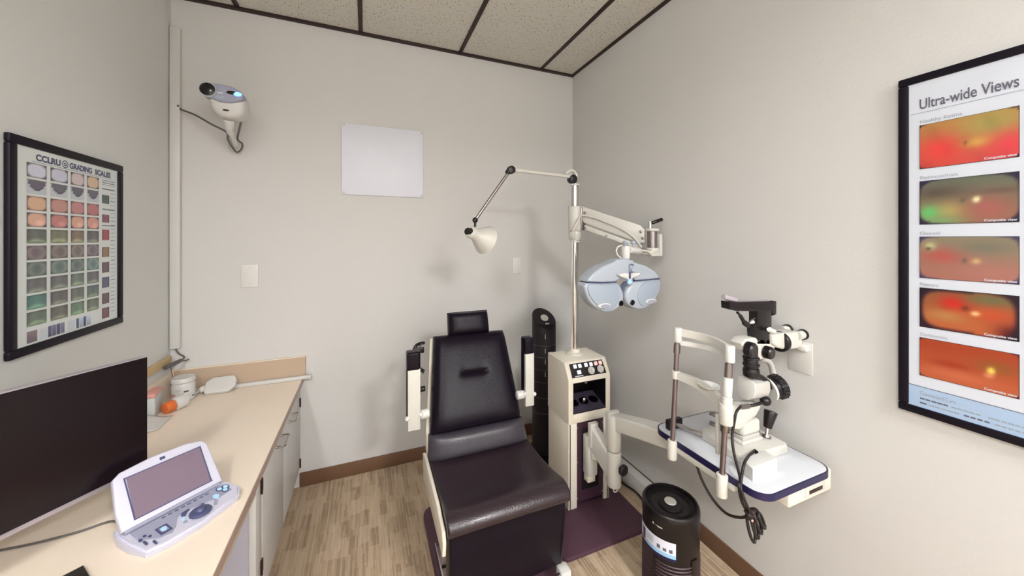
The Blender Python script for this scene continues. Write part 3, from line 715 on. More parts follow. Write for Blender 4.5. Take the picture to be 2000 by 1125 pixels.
hr.pad([(.604, 1.812, .925), (.386, 1.812, .925), (.388, 1.842, 1.036), (.602, 1.842, 1.036)], .025, 'leather', 16, 14, 6)
hro = hr.build('headrest', ch)
B().span(.47, .52, 1.815, 1.835, .86, .96, 'steel', .004).build('headrest_post', ch)
# seat cushion: a profile in Y-Z swept across the width
prof = [(1.600, .452), (1.56, .452), (1.48, .448), (1.40, .449), (1.32, .458), (1.26, .470), (1.225, .474), (1.198, .468), (1.180, .454), (1.172, .436), (1.178, .418), (1.200, .410), (1.40, .395), (1.600, .385)]
sb = B(); pp_ = smooth_path([V((0, y, z)) for y, z in prof[:12]], 3) + [V((0, y, z)) for y, z in prof[12:]]
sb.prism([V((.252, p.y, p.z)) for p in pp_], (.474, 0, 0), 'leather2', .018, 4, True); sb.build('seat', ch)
apn = B(); apn.prism([(.264, 1.205, .408), (.722, 1.205, .408), (.724, 1.215, .25), (.722, 1.232, .130), (.272, 1.232, .105), (.264, 1.215, .25)], (0, .05, 0), 'leather', .012, 3)
apn.build('calf_pad', ch)['label'] = 'black leather panel hanging below the seat front'
for x0, dz_ in ((.236, 0), (.716, -.07)):
    sp_ = B(); sp_.prism([(x0, 1.64, .455 + dz_), (x0, 1.60, .470 + dz_), (x0, 1.30, .455 + dz_), (x0, 1.20 - dz_ * .5, .432 + dz_), (x0, 1.186 - dz_ * .5, .40 + dz_ * .6), (x0, 1.195 - dz_ * .5, .352), (x0, 1.25, .352), (x0, 1.62, .352)], (.013, 0, 0), 'beige', .003, 2, True)
    sp_.build('side_panel', ch)
B().span(.30, .68, 1.25, 1.60, .30, .39, 'beige', .01).build('seat_frame', ch)
lc = B(); lc.span(.40, .60, 1.36, 1.58, .03, .31, 'blackm', .02); lc.build('lift_column', ch)
bp = B()
def rrectpts(x0, x1, y0, y1, z, r, n=6):
    P = []
    for cx_, cy_, a0 in ((x1 - r, y1 - r, 0), (x0 + r, y1 - r, PI / 2), (x0 + r, y0 + r, PI), (x1 - r, y0 + r, 1.5 * PI)):
        for k_ in range(n + 1): P.append((cx_ + r * math.cos(a0 + PI / 2 * k_ / n), cy_ + r * math.sin(a0 + PI / 2 * k_ / n), z))
    return P
bp.prism(rrectpts(.268, .76, 1.18, 1.875, .034, .05), (0, 0, -.033), 'plate', .006, 2); bp.build('base_plate', ch)['label'] = 'dark burgundy floor plate'
me_ = B(); me_.span(.283, .290, 1.22, 1.60, .034, .066, 'chrome', .002); me_.span(.283, .395, 1.335, 1.343, .034, .062, 'steel', .002)
me_.span(.291, .39, 1.49, 1.59, .034, .056, 'darksteel', .003); me_.span(.291, .39, 1.36, 1.475, .034, .056, 'darksteel', .003)
me_.build('pedal_bracket', ch)
for y in (1.40, 1.52): B().cyl((.352, y, .05), (.352, y, .085), .012, 'white2', bev=.003).build('pedal_stud', ch)
ft = B(); ft.span(.700, .745, 1.20, 1.25, .034, .125, 'white', .008); ft.cyl((.700, 1.215, .105), (.690, 1.215, .105), .012, 'chrome'); ft.build('footrest_bracket', ch)
# raised armrests
def arm(x, w, sd, y, z0, z1, zc):
    a = B().span(x - w / 2, x + w / 2, y, y + .020, z0, z1, 'white2', .004).build('armrest', ch); a['label'] = 'raised armrest bar'
    B().span(x - w / 2 - .003, x + w / 2 + .003, y + .0205, y + .055, z0 + .04, zc, 'leather', .008, 3).build('arm_pad', a)
    B().span(x - w / 2 - .004, x + w / 2 - .002, y - .003, y + .052, z1 - .004, zc + .004, 'leather', .008, 3).build('arm_cap', a)
    pv = B(); xi = x + sd * (w / 2); pv.cyl((xi, y + .02, z0 + .055), (xi + sd * .040, y + .02, z0 + .055), .020, 'white', bev=.006); pv.build('pivot', a)
    for s_ in (-1, 1):
        B().ball((x + s_ * (w / 2 + .002), y + .004, z0 + .062 - .008 * (s_ == -sd)), .010, 'white').build('pivot_knob', a)
arm(.188, .052, 1, 1.545, .612, .870, .938)
arm(.733, .046, -1, 1.56, .612, .868, .938)
cl = B(); cl.tube([BK(.27, .90, .03), BK(.235, .885, .06), BK(.218, .85, .06), BK(.228, .80, .05), BK(.262, .775, .04)], .008, 'black'); cl.tube([BK(.262, .90, .03), BK(.225, .84, .07), BK(.233, .79, .07), BK(.26, .765, .05)], .004, 'wire')
cl.box(BK(.245, .865, .05), (.05, .012, .03), 'black', .003); cl.cyl(BK(.262, .705, .04), BK(.236, .705, .04), .013, 'black', bev=.003); cl.cyl(BK(.236, .705, .04), BK(.218, .705, .04), .003, 'black')
cl.build('recline_lever', ch)

# ------------------------------------------------------------------ tower fan
tf = thing('tower_fan', 'slim black tower fan standing in the corner between chair and stand', 'fan', (1.088, 2.1, 0))
def oval(rx, ry, z, n=32, cx_=1.088, cy_=2.1): return [(cx_ + rx * math.cos(2 * PI * k_ / n), cy_ + ry * math.sin(2 * PI * k_ / n), z) for k_ in range(n)]
B().lathe([(0, 0), (.13, 0), (.135, .006), (.13, .016), (.05, .028), (0, .03)], 'black', (1.088, 2.1, 0)).build('base', tf)
bd = B()
tb = bmesh.new(); rings = []
for z, k_ in ((.028, .9), (.05, 1), (.60, 1.0), (.84, 1.0), (.87, 1.0)):
    rings.append([tb.verts.new((1.088 + .078 * k_ * math.cos(2 * PI * i / 40), 2.1 + .078 * k_ * math.sin(2 * PI * i / 40), z)) for i in range(40)])
rings.append([tb.verts.new((1.088 + .078 * math.cos(2 * PI * i / 40), 2.1 + .078 * math.sin(2 * PI * i / 40), .895 + .055 * math.sin(2 * PI * i / 40) - 0)) for i in range(40)])
rings.append([tb.verts.new((1.088 + .070 * math.cos(2 * PI * i / 40), 2.1 + .070 * math.sin(2 * PI * i / 40), .900 + .050 * math.sin(2 * PI * i / 40))) for i in range(40)])
for a, b_ in zip(rings[:-1], rings[1:]):
    for k_ in range(40): tb.faces.new((a[k_], a[(k_ + 1) % 40], b_[(k_ + 1) % 40], b_[k_]))
tb.faces.new(rings[0][::-1]); tb.faces.new(rings[-1])
bmesh.ops.recalc_face_normals(tb, faces=tb.faces); bd._merge(tb, 'blackm'); bd.build('tower', tf)
cp = B(); tn_ = V((0, -.62, .78)); cc = V((1.088, 2.094, .900))
cp.lathe([(.016, 0), (.026, 0), (.026, .004), (.016, .004)], 'white2', cc, tn_); cp.lathe([(0, 0), (.012, 0), (.012, .003), (0, .003)], 'black', cc, tn_)
cp.box(cc + V((0, -.040, -.029)), (.026, .010, .002), 'grey', 0, 1, frame_to(tn_)); cp.build('control_dial', tf)['label'] = 'pale ring dial'
gr = B()
for z in (.30, .40, .50, .58, .66, .735):
    gr = B(); gr.lathe([(.0775, z - .0015), (.0792, z), (.0775, z + .0015)], 'wire', (1.088, 2.1, 0), n=40); gr.build('grille_bar', tf)
for z in (.78, .69, .62, .54):
    gr = B(); gr.span(1.058, 1.061, 2.0245, 2.030, z, z + .03, 'grey'); gr.build('display_mark', tf)

# ------------------------------------------------------------------ instrument stand
SX0, SX1, SY0, SY1 = .966, 1.222, 1.59, 1.81
st = thing('instrument_stand', 'cream ophthalmic instrument stand with chrome pole right of the chair', 'instrument stand', (1.094, 1.70, 0))
B().prism(rrectpts(.80, 1.300, 1.352, 1.86, .018, .03), (0, 0, -.0175), 'plate', .005, 2).build('floor_plate', st)['label'] = 'burgundy floor plate'
lo_ = B(); lo_.span(SX0, SX0 + .016, SY0, SY1, .018, .461, 'beige', .003); lo_.span(SX1 - .016, SX1, SY0, SY1, .018, .461, 'beige', .003); lo_.span(SX0 + .01, SX1 - .01, SY1 - .016, SY1, .018, .461, 'beige', .003)
lo_.span(SX0 + .004, SX0 + .052, SY0, SY0 + .014, .018, .461, 'beige2', .003); lo_.span(SX1 - .036, SX1 - .004, SY0, SY0 + .014, .018, .461, 'beige2', .003)
lo_.build('lower_cabinet', st)
sl = B(); sl.span(SX0 + .052, SX1 - .036, SY0 + .008, SY0 + .014, .04, .461, 'darkpanel'); sl.span(SX0 + .085, SX1 - .065, SY0 + .004, SY0 + .009, .10, .42, 'blackm', .002)
for x, z in ((SX0 + .058, .43), (SX1 - .042, .43), (SX0 + .058, .25), (SX0 + .058, .06), (SX1 - .042, .06)): sl.ball((x, SY0 + .007, z), .004, 'steel')
sl.build('slot_panel', st)['label'] = 'dark burgundy slotted front panel'
# upper console, hollow niche
up = B(); sd_ = [(SY1 + .004, .462), (SY0 - .004, .462), (SY0 - .004, .690), (SY0 + .038, .765), (SY0 + .046, .770), (SY1 + .004, .770)]
def side(x, w): up.prism([(x, y, z) for y, z in sd_], (w, 0, 0), 'beige', .005, 3, True)
side(SX0 - .002, .030); side(SX1 - .026, .030)
up.span(SX0 + .02, SX1 - .02, SY0 - .004, SY1, .462, .510, 'beige', .003); up.span(SX0 + .02, SX1 - .02, SY1 - .03, SY1 + .003, .50, .768, 'beige', .002)
up.prism([(SX0 + .02, y, z) for y, z in [(SY1, .7695), (SY0 + .046, .7695), (SY0 + .038, .7645), (SY0 - .0035, .6895), (SY0 - .0035, .672), (SY0 + .03, .69), (SY1, .70)]], (SX1 - SX0 - .04, 0, 0), 'beige2')
up.build('console', st)
ni = B(); nx0, nx1 = SX0 + .026, SX1 - .024
ni.span(nx0, nx1, SY0 + .15, SY0 + .155, .505, .69, 'black'); ni.span(nx0, nx0 + .004, SY0 - .001, SY0 + .15, .510, .685, 'black'); ni.span(nx1 - .004, nx1, SY0 - .001, SY0 + .15, .510, .685, 'black')
ni.span(nx0, nx1, SY0 - .002, SY0 + .15, .510, .516, 'blackm'); ni.span(nx0, nx1, SY0 - .001, SY0 + .15, .669, .674, 'black')
ni.prism([(nx0 + .004, SY0 + .0, .518), (nx1 - .004, SY0 + .0, .518), (nx1 - .004, SY0 + .12, .560), (nx0 + .004, SY0 + .12, .560)], (0, 0, -.006), 'nichetray')
ni.build('niche', st)['label'] = 'black storage niche'
for i_ in range(3):
    x = nx0 + .040 + i_ * .062; y = SY0 + .055; z = .540
    B().lathe([(0, 0), (.022, 0), (.026, .002), (.024, .003), (0, .003)], 'lens', (x, y, z), (0, -.33, .94)).build('instrument_well', st)
B().ball((nx0 + .10, SY0 + .05, .552), (.012, .012, .014), 'chrome').build('charging_post', st)
hh = B(); hh.tube([(nx1 - .04, SY0 + .13, .60), (nx1 - .042, SY0 + .12, .64), (nx1 - .055, SY0 + .115, .65)], [.007, .009, .016], 'grey'); hh.build('instrument_hook', st)
# sloped control panel
nS = V((0, -(.765 - .690), .042)).normalized(); uS = V((0, .042, .075)).normalized(); oS = V((SX0, SY0 - .004, .690)) + nS * .0008
LS = math.hypot(.042, .075)
cpn = B().prism([oS + V((x, 0, 0)) + uS * (LS * t_) for x, t_ in ((.022, .10), (.238, .10), (.232, .93), (.024, .93))], -nS * .003, 'black', .001, 1).build('control_panel', st)
def cpp(x, t_, o=0): return oS + V((x, 0, 0)) + uS * (LS * t_) + nS * (.001 + o)
RS = Matrix(((1, 0, 0, 0), (0, uS.y, nS.y, 0), (0, uS.z, nS.z, 0), (0, 0, 0, 1)))
for i_, x in enumerate((.054, .084, .122, .154, .185, .214)):
    B().box(cpp(x, .74, .002), (.020, .020, .006), 'btnred' if i_ > 3 else 'btn', .003, 2, RS).build('push_button', cpn)['label'] = 'pink lit key' if i_ > 3 else 'white lit key'
B().box(cpp(.070, .38, .002), (.024, .020, .006), 'btn', .003, 2, RS).build('push_button', cpn)
for x in (.150, .208):
    B().lathe([(0, 0), (.014, 0), (.014, .006), (.011, .008), (.010, .014), (0, .015)], 'white', cpp(x, .40), nS).build('knob', cpn)
    B().lathe([(.018, 0), (.020, 0), (.020, .0006), (.018, .0006)], 'grey', cpp(x - .002, .38), nS).build('knob_scale', cpn)
B().box(cpp(.066, .17), (.05, .005, .001), 'grey', 0, 1, RS).build('nameplate', cpn)
# pole and phoropter arm
px_, py_ = 1.098, 1.74
po = B(); po.cyl((px_, py_, .76), (px_, py_, 1.735), .0205, 'chrome', n=28); po.build('pole', st)
fl = B(); fl.lathe([(0, .769), (.044, .769), (.046, .776), (.034, .782), (.030, .783), (.029, .800), (.022, .801), (0, .801)], 'beige2', (px_, py_, 0)); fl.build('pole_collar', st)
for z in (1.405, 1.728): B().cyl((px_, py_, z - .004), (px_, py_, z + .004), .027, 'white', bev=.002).build('pole_ring', st)
br = B(); br.cyl((px_, py_, 1.465), (px_, py_, 1.606), .037, 'white2', bev=.004); br.build('arm_bracket', st)
B().lathe([(0, 1.412), (.028, 1.412), (.033, 1.420), (.036, 1.452), (.033, 1.464), (0, 1.464)], 'white2', (px_, py_, 0)).build('lower_bearing', st)
A0 = V((px_ + .045, py_ - .035, 1.535)); A1 = V((1.335, 1.455, 1.425))
ad = (A1 - A0); an = V((-ad.y, ad.x, 0)).normalized()   # horizontal normal of the arm plane
if an.y > 0: an = -an
def ap_(s, dz, o=0): return A0 + ad * s + V((0, 0, dz)) + an * o
ar = B(); ar.prism([ap_(-.04, .065, .016), ap_(.95, .062, .016), ap_(1.02, .045, .016), ap_(1.02, -.02, .016), ap_(.95, -.032, .016), ap_(0, -.025, .016), ap_(-.04, -.01, .016)], -an * .032, 'white2', .005, 2, True); ar.build('swing_arm', st)
ar2 = B(); ar2.prism([ap_(0, -.034, .012), ap_(.95, -.040, .012), ap_(.95, -.066, .012), ap_(0, -.062, .012)], -an * .024, 'white2', .004, 2, True); ar2.build('parallel_arm', st)
for s_, dz in ((.02, .035), (.97, .03), (1.0, -.0), (.40, -.054), (.70, -.054), (0.03, -.05)):
    B().cyl(ap_(s_, dz, .014), ap_(s_, dz, .022), .008 if dz > -.02 else .005, 'steel', bev=.002).build('arm_bolt', st)
cbx = B(); cbx.box(A0 + V((-.012, .012, .0)), (.03, .03, .13), 'darksteel', .003); cbx.build('arm_root', st)
hd = B(); E1 = A1 + V((.030, -.028, 0)); hd.cyl(E1 + V((0, 0, -.055)), E1 + V((0, 0, .035)), .024, 'steel', n=24); hd.cyl(E1 + V((0, 0, .035)), E1 + V((0, 0, .050)), .034, 'white2', bev=.004); hd.cyl(E1 + V((0, 0, -.07)), E1 + V((0, 0, -.05)), .032, 'white2', bev=.004)
hd.cyl(E1 + V((-.014, 0, .05)), E1 + V((-.014, 0, .085)), .011, 'chrome', .008); hd.build('arm_head', st)
hl = B(); hl.cyl(E1 + V((.0, .0, .078)), E1 + V((.056, -.012, .098)), .009, 'black', .009, bev=.003); hl.build('locking_lever', st)['label'] = 'black locking lever'
cl_ = B(); cx0 = E1 + V((.032, -.006, 0)); cl_.box(cx0 + V((0, 0, -.035)), (.018, .05, .115), 'white2', .004); cl_.box(cx0 + V((-.03, 0, -.075)), (.06, .04, .035), 'white2', .005); cl_.build('shaft_clamp', st)
wc = B(); wc.tube([ap_(.98, -.05, .022), ap_(.85, -.01, .024), ap_(.65, .012, .024), ap_(.35, .022, .026), ap_(.15, .024, .026), ap_(-.05, .010, .026), V((px_ - .02, py_ - .06, 1.515)), V((px_ - .042, py_ - .055, 1.47)), V((px_ - .040, py_ - .045, 1.43)), V((px_ - .028, py_ - .02, 1.40)), V((px_ - .026, py_ - .012, 1.2)), V((px_ - .026, py_ - .012, .79))], .005, 'white2')
tag(wc.build('arm_cable'), 'cream cable running down the chrome pole from the swing arm', 'cable')

# ------------------------------------------------------------------ phoropter
HY = 1.29
fr = thing('phoropter', 'pale blue grey phoropter head hanging from the white swing arm', 'phoropter', (1.07, HY, 1.08))
def Q(cu, cv_, Y=HY): return aty(1130 + cu / 4.69, 380 + cv_ / 4.69, Y)
hub = B(); hub.cyl(Q(432, 590, HY + .03), Q(432, 470, HY + .03), .019, 'white', bev=.004); hub.build('stem', fr)
sh = B(); a_ = Q(470, 505, HY + .03); b_ = cx0 + V((-.035, 0, -.078)); sh.cyl(a_, a_ + (b_ - a_) * .38, .0165, 'white', bev=.003); sh.cyl(a_ + (b_ - a_) * .36, b_, .011, 'beige2', n=16); sh.build('shaft', fr)
for cu in (428, 500):
    k_ = B(); k_.cyl(Q(cu, 475, HY + .02), Q(cu, 455, HY + .02), .006, 'cool2'); k_.ball(Q(cu, 440, HY + .02), (.013, .013, .009), 'cool2'); k_.build('adjusting_knob', fr)
lp = B(); lp.tube([Q(400, 465, HY + .03), Q(360, 480, HY + .03), Q(345, 520, HY + .03), Q(362, 560, HY + .03), Q(390, 580, HY + .03)], .0035, 'white'); lp.build('cable_loop', fr)
hk = B(); hk.tube([Q(585, 525, HY + .05), Q(630, 530, HY + .05), Q(652, 548, HY + .04), Q(655, 575, HY + .04)], .0025, 'steel'); hk.build('hook', fr)
topo = [(84, 800), (95, 770), (140, 720), (220, 662), (330, 618), (352, 598), (430, 586), (500, 602), (520, 622), (620, 652), (700, 700), (738, 745), (745, 768), (620, 780), (520, 786), (505, 760), (430, 765), (372, 780), (340, 800), (220, 806)]
B().prism([Q(*p) for p in topo], (0, .075, 0), 'cool', .014, 4, True).build('upper_housing', fr)
sm_ = B(); sm_.prism([Q(84, 802, HY + .006), Q(220, 806, HY + .006), Q(350, 798, HY + .006), Q(350, 806, HY + .006), Q(220, 814, HY + .006), Q(84, 810, HY + .006)], (0, .06, 0), 'slate'); sm_.build('seam', fr)
sm_ = B(); sm_.prism([Q(520, 784, HY + .006), Q(745, 768, HY + .006), Q(745, 776, HY + .006), Q(520, 792, HY + .006)], (0, .06, 0), 'slate'); sm_.build('seam', fr)
lob = [(72, 812), (220, 816), (338, 808), (372, 820), (398, 850), (418, 900), (422, 950), (408, 1000), (368, 1046), (300, 1082), (225, 1074), (150, 1032), (95, 960), (66, 880)]
rob = [(752, 780), (640, 788), (540, 796), (495, 810), (462, 850), (440, 900), (436, 950), (452, 1000), (500, 1042), (560, 1060), (630, 1042), (690, 992), (738, 920), (760, 845)]
for nm, pts_, inner, em, ap2 in (('left', lob, [(100, 826), (220, 828), (330, 822), (366, 850), (376, 900), (378, 950), (360, 1000), (310, 1046), (240, 1052), (175, 1018), (115, 945), (90, 880)], (240, 1020), (392, 998)),
                                 ('right', rob, [(738, 795), (650, 800), (600, 815), (560, 860), (545, 910), (548, 960), (572, 1010), (610, 1022), (668, 975), (715, 905), (738, 850)], (668, 978), (497, 990))):
    lb = B().prism([Q(*p) for p in pts_], (0, .075, 0), 'cool', .016, 4, True, smooth=2).build('lens_housing', fr)
    B().prism([Q(p[0], p[1], HY - .005) for p in inner], (0, .008, 0), 'cool2', .004, 3, smooth=2).build('cover_panel', lb)
    c_ = Q(em[0], em[1], HY - .008); B().lathe([(0, .0), (.030, .0), (.034, .004), (.034, .008), (0, .008)], 'white', c_, (0, 1, 0), sc=(1.0, .34, 1)).build('badge', lb)
    B().lathe([(0, -.001), (.023, -.001), (.025, .002), (0, .002)], 'lavgrey', c_ + V((.003, -.001, -.001)), (0, 1, 0), sc=(1.0, .32, 1)).build('badge_plate', lb)
    c_ = Q(ap2[0], ap2[1], HY - .002); B().lathe([(0, -.001), (.0105, -.001), (.0125, .001), (.0125, .01), (0, .01)], 'lens', c_, (0, 1, 0)).build('eye_aperture', lb)
ns = B(); ns.prism([Q(p[0], p[1], HY - .018) for p in [(366, 735), (420, 718), (478, 722), (500, 722), (560, 716), (572, 728), (540, 752), (505, 765), (478, 790), (440, 770), (390, 755)]], (0, .02, 0), 'white', .005, 3); ns.build('forehead_rest', fr)
nk = B(); nk.box(Q(485, 680, HY - .006), (.022, .014, .036), 'cool2', .004); nk.cyl(Q(500, 690, HY - .012), Q(500, 690, HY - .024), .008, 'cool2', bev=.002); nk.box(Q(488, 645, HY - .008), (.016, .010, .008), 'slate', .002); nk.box(Q(470, 740, HY - .02), (.008, .006, .03), 'slate', .002); nk.build('level_assembly', fr)
B().ball(Q(468, 800, HY - .014), .0075, 'led').build('indicator_lamp', fr)
pn = B(); pn.box(Q(468, 800, HY - .004), (.026, .016, .026), 'cool', .005); pn.build('lamp_holder', fr)
nr = B(); nr.cyl(Q(418, 805, HY + .01), Q(405, 850, HY + .005), .004, 'slate'); nr.ball(Q(404, 858, HY), .006, 'slate'); nr.build('near_rod', fr)
B().text('TRS', Q(245, 795, HY - .0015), (1, 0, 0), (0, 0, 1), .009, 'lavgrey').build('marking', fr)

# ------------------------------------------------------------------ examination lamp on the pole top
LY = 1.735
lm = thing('exam_lamp', 'white cone examination lamp on a jointed chrome arm atop the pole', 'lamp', (px_, py_, 1.735))
J0 = V((px_, py_, 1.735)); J1 = aty(1119, 352, py_); J2 = aty(998, 332, LY - .01); J3 = aty(928, 430, LY - .02)
el = B(); el.tube([J0, J0 + V((.012, 0, .025)), J0 + V((.008, 0, .055)), J0 + V((-.02, 0, .075)), aty(1104, 340, py_)], .008, 'white2'); el.build('elbow_cable', lm)
kn = B(); kn.cyl(J1 + V((-.004, -.022, .005)), J1 + V((-.004, .022, .005)), .024, 'black', bev=.006); kn.cyl(J1 + V((-.004, 0, -.02)), J0, .018, 'black'); kn.build('lower_joint', lm)
u1 = B(); u1.cyl(J1 + V((-.01, 0, .018)), J2 + V((.012, 0, .002)), .0105, 'white2', n=16); u1.build('upper_arm', lm)
kn = B(); kn.cyl(J2 + V((0, -.018, 0)), J2 + V((0, .018, 0)), .021, 'black', bev=.006); kn.ball(J2 + V((-.018, 0, -.012)), .014, 'black'); kn.build('middle_joint', lm)
u2 = B(); u2.cyl(J2 + V((-.015, 0, -.015)), J3, .0080, 'steel', n=16); u2.build('lower_arm', lm)
kn = B(); kn.ball(J3, .014, 'black'); kn.cyl(J3, J3 + V((0, 0, -.034)), .006, 'black'); kn.build('shade_joint', lm)
s0 = aty(920, 454, LY - .04); axs = V((.84, .42, -.34)).normalized()
sd2 = B()
sd2.lathe([(.0, -.016), (.026, -.016), (.030, -.010), (.031, .004), (.030, .030), (.040, .045), (.058, .075), (.074, .105), (.076, .108), (.073, .108), (.056, .076), (.036, .045), (0, .040)], 'white2', s0, axs, 40)
sd2.build('lamp_shade', lm)
sk = B(); e_ = axs.cross(V((0, 0, 1))).normalized()
sk.lathe([(0, -.024), (.015, -.024), (.018, -.020), (.018, -.008), (0, -.008)], 'black', s0 + e_ * -.008, axs); sk.lathe([(0, -.024), (.014, -.024), (.016, -.02), (.016, -.008), (0, -.008)], 'black', s0 + e_ * .012, axs); sk.build('socket_cap', lm)
B().lathe([(0, .05), (.02, .055), (.028, .08), (.02, .098), (0, .102)], 'white', s0, axs).build('bulb', lm)

# ------------------------------------------------------------------ instrument table with its swing arm
TZ = .68; TX0, TX1, TY0, TY1 = 1.052, 1.400, .668, 1.10
tt = thing('instrument_table', 'white swing-out instrument table with navy edge near the right wall', 'table', (1.22, .88, TZ - .02))
B().prism(rrectpts(TX0 + .004, TX1 - .004, TY0 + .004, TY1 - .004, TZ, .046), (0, 0, -.018), 'tabletop', .002, 2).build('tabletop', tt)
nb = B()
tb = bmesh.new(); o_ = rrectpts(TX0, TX1, TY0, TY1, 0, .05, 8); i_2 = rrectpts(TX0 + .0045, TX1 - .0045, TY0 + .0045, TY1 - .0045, 0, .0455, 8)
R_ = [[tb.verts.new((p[0], p[1], z)) for p in P_] for P_, z in ((o_, TZ - .001), (o_, TZ - .021), (i_2, TZ - .021), (i_2, TZ - .001))]
n = len(o_)
for q_ in range(4):
    a, b_ = R_[q_], R_[(q_ + 1) % 4]
    for k_ in range(n): tb.faces.new((a[k_], b_[k_], b_[(k_ + 1) % n], a[(k_ + 1) % n]))
bmesh.ops.recalc_face_normals(tb, faces=tb.faces); nb._merge(tb, 'navy'); nb.build('edge_band', tt)['label'] = 'dark navy edge band'
pu = B(); pu.span(1.20, 1.425, .690, .86, .592, TZ - .0185, 'beige2', .006); po_ = pu.build('power_unit', tt)
B().span(1.30, 1.37, .687, .6905, .610, .622, 'hinge', .001).build('power_switch', po_); B().span(1.28, 1.385, .688, .6905, .604, .645, 'white2', .001).build('switch_panel', po_)
B().span(1.052, 1.075, .76, 1.03, .636, TZ - .022, 'white2', .004).build('under_rail', tt)
CLX, CLY = 1.103, 1.40
sa = B(); sa.cyl((CLX, CLY, .408), (CLX, CLY, .580), .034, 'white2', bev=.006)
sa.prism([(CLX - .03, CLY - .0, .585), (CLX - .028, CLY, .43), (CLX + .02, CLY, .43), (CLX + .035, CLY, .585)], (0, .03, 0), 'white2', .004, 2, True)
sa.prism([(CLX - .028, CLY + .016, .578), (CLX + .034, CLY + .016, .578), (1.275, 1.02, .640), (1.190, .985, .640)], (0, 0, -.075), 'white2', .010, 3, True)
sa.build('upper_arm', tt)
sa = B(); sa.cyl((CLX, CLY, .235), (CLX, CLY, .404), .034, 'white2', bev=.008); sa.build('arm_column', tt)
rg = B(); rg.tube([(CLX + .012 * math.cos(a), CLY - .012, .222 + .010 * math.sin(a)) for a in [k_ * .6 for k_ in range(11)]], .003, 'white'); rg.build('stop_ring', tt)
kb = B(); c_ = V((CLX + .010, CLY - .050, .338)); kb.cyl((CLX + .004, CLY - .02, .338), c_, .007, 'steel')
kb.lathe([(0, -.010), (.020, -.010), (.025, -.006), (.026, .004), (.020, .010), (0, .012)], 'blackm', c_ + V((.001, -.005, 0)), (.1, -.95, 0), 12); kb.build('locking_knob', tt)['label'] = 'black fluted locking knob'
la = B(); la.prism([(1.055, 1.545, .475), (1.100, 1.545, .475), (CLX + .030, CLY - .005, .385), (CLX - .030, CLY - .005, .385)], (0, 0, -.125), 'white2', .010, 3, True)
la.prism([(1.052, 1.55, .480), (1.100, 1.55, .480), (1.100, 1.55, .36), (1.052, 1.55, .36)], (0, -.035, 0), 'white2', .010, 3, True); la.build('lower_arm', tt)
mb = B(); mb.span(1.050, 1.108, 1.535, 1.588, .20, .405, 'white2', .008); mb.cyl((1.085, 1.525, .30), (1.085, 1.525, .345), .024, 'beige2', bev=.004); mb.span(1.054, 1.10, 1.545, 1.585, .165, .205, 'beige', .004); mb.build('mount_block', tt)

# ------------------------------------------------------------------ chin rest
cr = thing('chin_rest', 'white chin and forehead rest frame clamped to the table edge', 'chin rest', (1.04, .89, TZ))
pA0 = V((1.043, .992, .64)); pA1 = V((1.072, .992, 1.075)); pB0 = V((1.036, .789, .64)); pB1 = V((1.074, .789, 1.065))
def lerp(a, b_, t): return a + (b_ - a) * t
for nm, a, b_ in (('far', pA0, pA1), ('near', pB0, pB1)):
    p_ = B(); p_.cyl(lerp(a, b_, .06), lerp(a, b_, .94), .0085, 'darksteel', n=18); 
    if nm == 'near':
        p_.cyl(lerp(a, b_, .40), lerp(a, b_, .54), .013, 'steel', bev=.003); p_.cyl(lerp(a, b_, .54), lerp(a, b_, .66), .016, 'white2', bev=.003); p_.cyl(lerp(a, b_, .66), lerp(a, b_, .80), .014, 'white', bev=.003)
    p_.build('post', cr)
    f_ = B(); f_.cyl(a + V((0, 0, -.03)), a + V((.003, 0, .040)), .017, 'white2', bev=.004); f_.build('post_clamp', cr)
    s_ = B(); s_.cyl(lerp(a, b_, .80 if nm == 'near' else .82), lerp(a, b_, .90), .0115, 'steel'); s_.build('height_sleeve', cr)
hb = B()
def band(z_off, h, w, bul, mm, zs):
    tb = bmesh.new(); R = []
    N_ = 16
    for i in range(N_ + 1):
        t_ = i / N_; p = lerp(pA1, pB1, t_); p = p + V((bul * math.sin(PI * t_) , 0, z_off + zs * math.sin(PI * t_)))
        R.append([tb.verts.new(p + V(q_)) for q_ in ((-w, 0, -h), (w, 0, -h), (w, 0, h), (-w, 0, h))])
    for a, b_ in zip(R[:-1], R[1:]):
        for k_ in range(4): tb.faces.new((a[k_], b_[k_], b_[(k_ + 1) % 4], a[(k_ + 1) % 4]))
    tb.faces.new(R[0]); tb.faces.new(R[-1]); bmesh.ops.recalc_face_normals(tb, faces=tb.faces); bmesh.ops.bevel(tb, geom=[e for e in tb.edges if e.calc_face_angle(0) > .8], offset=.002, segments=2, affect='EDGES'); return tb
hb._merge(band(0, .014, .007, .035, 'white', .0), 'white2')
for p in (pA1, pB1): hb.cyl(p + V((0, 0, -.038)), p + V((.001, 0, .016)), .0145, 'white', bev=.004)
hb.build('forehead_bar', cr)
fs = B(); fs._merge(band(-.040, .009, .002, .045, 'white', .004), 'white'); fs.build('forehead_strap', cr)
cb_ = B(); za = pA0.z + .285; zb_ = pB0.z + .225
pa = lerp(pA0, pA1, .64); pb = lerp(pB0, pB1, .56); mid = lerp(pa, pb, .55) + V((.004, 0, .008))
tb = bmesh.new(); R = []
for i in range(17):
    t_ = i / 16; p = lerp(pa, pb, t_) + V((.02 * math.sin(PI * t_), 0, .010 * math.sin(PI * t_))); hh_ = .012 + .006 * t_
    R.append([tb.verts.new(p + V(q_)) for q_ in ((-.011, 0, -hh_), (.011, 0, -hh_), (.011, 0, hh_), (-.011, 0, hh_))])
for a, b_ in zip(R[:-1], R[1:]):
    for k_ in range(4): tb.faces.new((a[k_], b_[k_], b_[(k_ + 1) % 4], a[(k_ + 1) % 4]))
